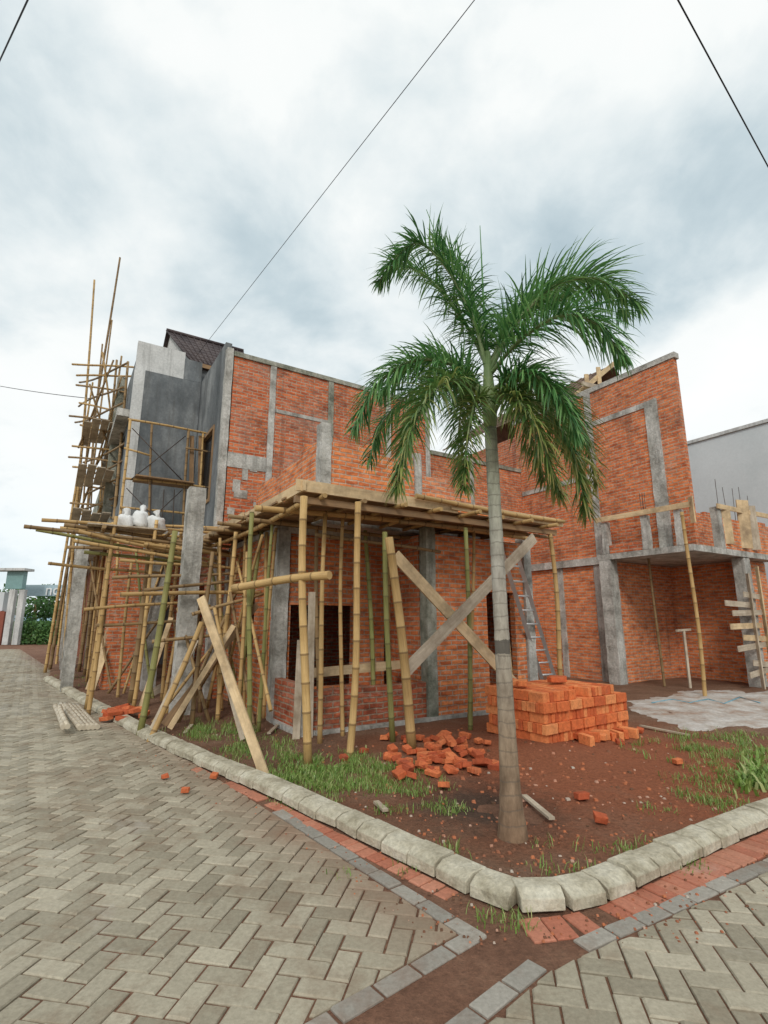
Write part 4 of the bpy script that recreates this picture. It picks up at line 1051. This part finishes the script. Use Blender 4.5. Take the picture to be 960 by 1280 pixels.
# ---------------------------------------------------------------- grass
mb = MB()
def blade(p, hgt, wd):
    a = rnd(0, 6.28); d = Vector((math.cos(a), math.sin(a), 0)); s = Vector((-d.y, d.x, 0))
    ln = rnd(.2, 1.0)*hgt; mb.tint = min(1, max(0, random.gauss(.5, .3)))
    m = p+Vector((0, 0, hgt*.6))+d*ln*.35; t = p+Vector((0, 0, hgt))*rnd(.7, 1)+d*ln
    mb.face([p-s*wd, p+s*wd, m+s*wd*.8, m-s*wd*.8]); mb.face([m-s*wd*.8, m+s*wd*.8, t])
patches = [(400,965,75,18,3600),(340,940,45,16,1800),(450,985,60,14,1700),(270,915,40,12,1700),(430,955,50,12,1200),(500,1000,60,14,800),(905,975,60,30,1600),(945,970,25,22,1200),(880,930,70,14,2000),(940,940,40,20,1200),(560,1060,25,8,60),(530,1075,30,8,50),(640,1140,20,8,60),(860,1075,22,6,60),(430,1090,10,6,25),(610,1135,20,6,50),(790,1060,30,8,90),(700,1085,25,6,60),(360,1000,40,6,80),(300,935,40,8,800),(540,985,40,14,300),(30,800,30,6,300),(100,850,30,6,160),(740,1050,60,14,120),(870,1000,60,12,700),(580,1000,40,14,150),(480,965,40,14,800)]
for u, v, su, sv, n in patches:
    for k in range(max(1, n//9)):
        uu = random.gauss(u, su*.6); vv = random.gauss(v, sv*.6); c0 = gnd(uu, vv, .05)
        if sdist(c0.x, c0.y) < .03 and n > 100: continue
        if noise.noise(Vector((c0.x*2.5, c0.y*2.5, 6))) < -.08 and n > 100: continue
        hh_ = rnd(.02, .08) if v > 930 else rnd(.03, .11)
        for q in range(9):
            p = c0+Vector((random.gauss(0, .045), random.gauss(0, .045), 0)); p.z = max(hz(p.x, p.y), -.012)
            blade(p, hh_*rnd(.6, 1.3), rnd(.002, .0045))
for k in range(300):
    p = G(random.gauss(945, 12), random.gauss(972, 10)); blade(p, rnd(.05, .15), rnd(.01, .02))
for k in range(260):
    p = G(random.gauss(385, 40), random.gauss(966, 12)); blade(p, rnd(.03, .08), rnd(.007, .013))
o = mb.build('grass', GRS); tag(o, 'patchy green grass and weeds growing along the kerb and soil', 'grass', None, 'stuff')
mb = MB()
for k in range(1900):
    u, v = rnd(180, 950), rnd(905, 1100); p = gnd(u, v, .05)
    if sdist(p.x, p.y) < .1: continue
    z = hz(p.x, p.y); s = rnd(.003, .016)*(1.4 if 480 < u < 820 and v < 1000 else 1)
    mb.tint = random.random()**1.3
    mb.hexa([p.xy.to_3d()+Vector((x*s*rnd(.6, 1.2), y*s*rnd(.6, 1.2), z+zz_*s*.8)) for x, y, zz_ in ((-1,-1,-.5),(1,-1,-.5),(1,1,-.5),(-1,1,-.5),(-.7,-.7,.8),(.7,-.7,.8),(.7,.7,.8),(-.7,.7,.8))])
for k in range(1300):
    p = gnd(rnd(150, 960), rnd(905, 1180), 0); d = sdist(p.x, p.y)
    if not (-.6 < d < -.1): continue
    s = rnd(.002, .009)
    mb.tint = random.random()**1.8
    mb.hexa([p+Vector((x*s, y*s, zz_*s*.8)) for x, y, zz_ in ((-1,-1,-.5),(1,-1,-.5),(1,1,-.5),(-1,1,-.5),(-.7,-.7,.8),(.7,-.7,.8),(.7,.7,.8),(-.7,.7,.8))])
gm, gnt, gb = M_('gravel_mix', .9)
ga = gnt.nodes.new('ShaderNodeAttribute'); ga.attribute_name = 'tint'
gnt.links.new(ramp(gnt, ga.outputs['Fac'], [(0, (.14, .075, .045)), (.4, (.34, .13, .07)), (.8, (.50, .17, .075)), (1, (.48, .43, .36))]), gb.inputs['Base Color'])
o = mb.build('gravel', gm); tag(o, 'small scattered stones and brick crumbs on the plot soil', 'gravel', None, 'stuff')

# ---------------------------------------------------------------- wires
def wire(a, b, rad, sag, label):
    pts = [a.lerp(b, i/24)-Vector((0, 0, sag*4*(i/24)*(1-i/24))) for i in range(25)]
    tag(MB().tube(pts, rad, 6).build('overhead_wire', BLK), label, 'wire')
wire(atY(-30,140,9), atY(60,-55,5), .012, 0, 'short dark overhead wire crossing the top left corner of the sky')
wire(atY(640,-60,4.5), atY(236,457,14.2), .006, .0, 'thin overhead wire running down the sky to the grey house roof')
wire(atY(815,-60,6), atY(1000,282,11), .013, 0, 'thick dark overhead wire at the upper right of the sky')
wire(atY(-60,470,22), atY(112,498,16.0), .012, .1, 'thin wire running level to the bamboo scaffold on the left')

# ---------------------------------------------------------------- far left background
h = thing('gate_building', 'small white gatehouse with teal glass and red base at the far end of the street', 'building', gnd(10, 806))
Y = gnd(16, 806).y
def fbox(u0, v0, u1, v1, Y, dp, name, mat, par):
    a = atY(u0, v1, Y); b = atY(u1, v0, Y)
    x0, x1, za, zb_ = a.x, b.x, min(a.z, b.z), max(a.z, b.z)
    p = [Vector((x0,Y,za)),Vector((x1,Y,za)),Vector((x1,Y+dp,za)),Vector((x0,Y+dp,za)),Vector((x0,Y,zb_)),Vector((x1,Y,zb_)),Vector((x1,Y+dp,zb_)),Vector((x0,Y+dp,zb_))]
    m = MB(); m.hexa(p); return m.build(name, mat, par)
fbox(-40, 764, 6, 807, Y, 1, 'base', flat('red_paint', (.28, .09, .06)), h)
fbox(-40, 740, 6, 763.5, Y+.3, .7, 'wall', WHT, h)
fbox(6, 714, 30, 736, Y+.1, .4, 'glass_panel', flat('teal_glass', (.22, .36, .35), .2), h)
fbox(9, 737, 12, 806, Y-.2, .3, 'column', PLL, h); fbox(21, 737, 24, 806, Y-.2, .3, 'column', PLL, h)
fbox(-40, 710, 31, 713, Y-.3, 1.0, 'roof', PLL, h)
h = thing('name_sign', 'pale sign board with white letters above the far street gate', 'sign', atY(72, 745, Y+2)-Vector((0, 0, 3)))
fbox(30, 731, 100, 745, Y+2, .2, 'board', flat('sign_blue', (.42, .55, .60)), h)
fbox(98, 745.5, 100, 806, Y+2, .2, 'post', WHT, h)
cu = bpy.data.curves.new('t', 'FONT'); cu.body = 'nda'; cu.size = 1.05; cu.extrude = .03
to = bpy.data.objects.new('t', cu); C.objects.link(to); bpy.context.view_layer.update()
me = bpy.data.meshes.new_from_object(to.evaluated_get(bpy.context.evaluated_depsgraph_get())); bpy.data.objects.remove(to)
me.materials.clear(); me.materials.append(flat('letter_white', (.8, .82, .82)))
to = bpy.data.objects.new('lettering', me); C.objects.link(to); to.parent = h
to.location = atY(56, 743.5, Y+1.9)-WO[h.name]; to.rotation_euler = (math.pi/2, 0, 0)
def tree(u, v, hgt, rad, Y, label, n=1100):
    b = atY(u, v, Y); b.z = 0
    h = thing('tree', label, 'tree', b)
    part(MB().tube([b, b+Vector((.1, 0, hgt*.4)), b+Vector((-.05, 0, hgt*.75))], [.18, .13, .05], 8), 'trunk', WDB, h)
    mb = MB()
    cl_ = [(b+Vector((rnd(-rad, rad)*.7, rnd(-rad, rad)*.7, hgt*rnd(.35, .92))), rnd(.35, .6)*rad) for k in range(9)]
    for k in range(n):
        c, r = random.choice(cl_); d = Vector((random.gauss(0, 1), random.gauss(0, 1), random.gauss(0, 1))).normalized()*r*rnd(.6, 1.05)
        p = c+d; s = rnd(.1, .2); x = Vector((rnd(-1, 1), rnd(-1, 1), rnd(-1, 1))).normalized(); y = x.orthogonal().normalized()
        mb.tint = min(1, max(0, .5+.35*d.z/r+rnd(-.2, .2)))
        mb.face([p-x*s, p-y*s*.5, p+x*s, p+y*s*.5])
    part(mb, 'crown', TREEL, h)
tree(38, 800, 4.4, 1.7, 41, 'round green tree beyond the far gate, nearest the white columns')
tree(62, 800, 4.2, 1.6, 44, 'smaller green tree beyond the far gate behind the scaffold foot')
tree(8, 800, 6.0, 2.0, 52, 'tall tree rising behind the far gatehouse roof')
h = thing('hedge', 'low green hedge at the far left end of the street', 'hedge', gnd(48, 800))
mb = MB(); Yh = 35.5
for k in range(1900):
    p = atY(rnd(24, 84), 800, Yh+rnd(-.6, .6)); p.z = rnd(0, 1.5); s = rnd(.08, .16); x = Vector((rnd(-1, 1), rnd(-1, 1), rnd(-1, 1))).normalized(); y = x.orthogonal().normalized(); mb.tint = rnd(.3, 1)
    mb.face([p-x*s, p-y*s*.5, p+x*s, p+y*s*.5])
part(mb, 'foliage', TREEL, h)
mb = MB(); prev = None
for i in range(61):
    x = -900+i*30; z = 8+22*max(0, noise.noise(Vector((x*.004, 5, 0)))+.3)+6*noise.noise(Vector((x*.02, 1, 0)))
    cur = (Vector((x, 800, -1)), Vector((x, 830, z)))
    if prev: mb.face([prev[0], cur[0], cur[1], prev[1]])
    prev = cur
struct(mb.build('hills', flat('hill_haze', (.26, .37, .44), 1)))
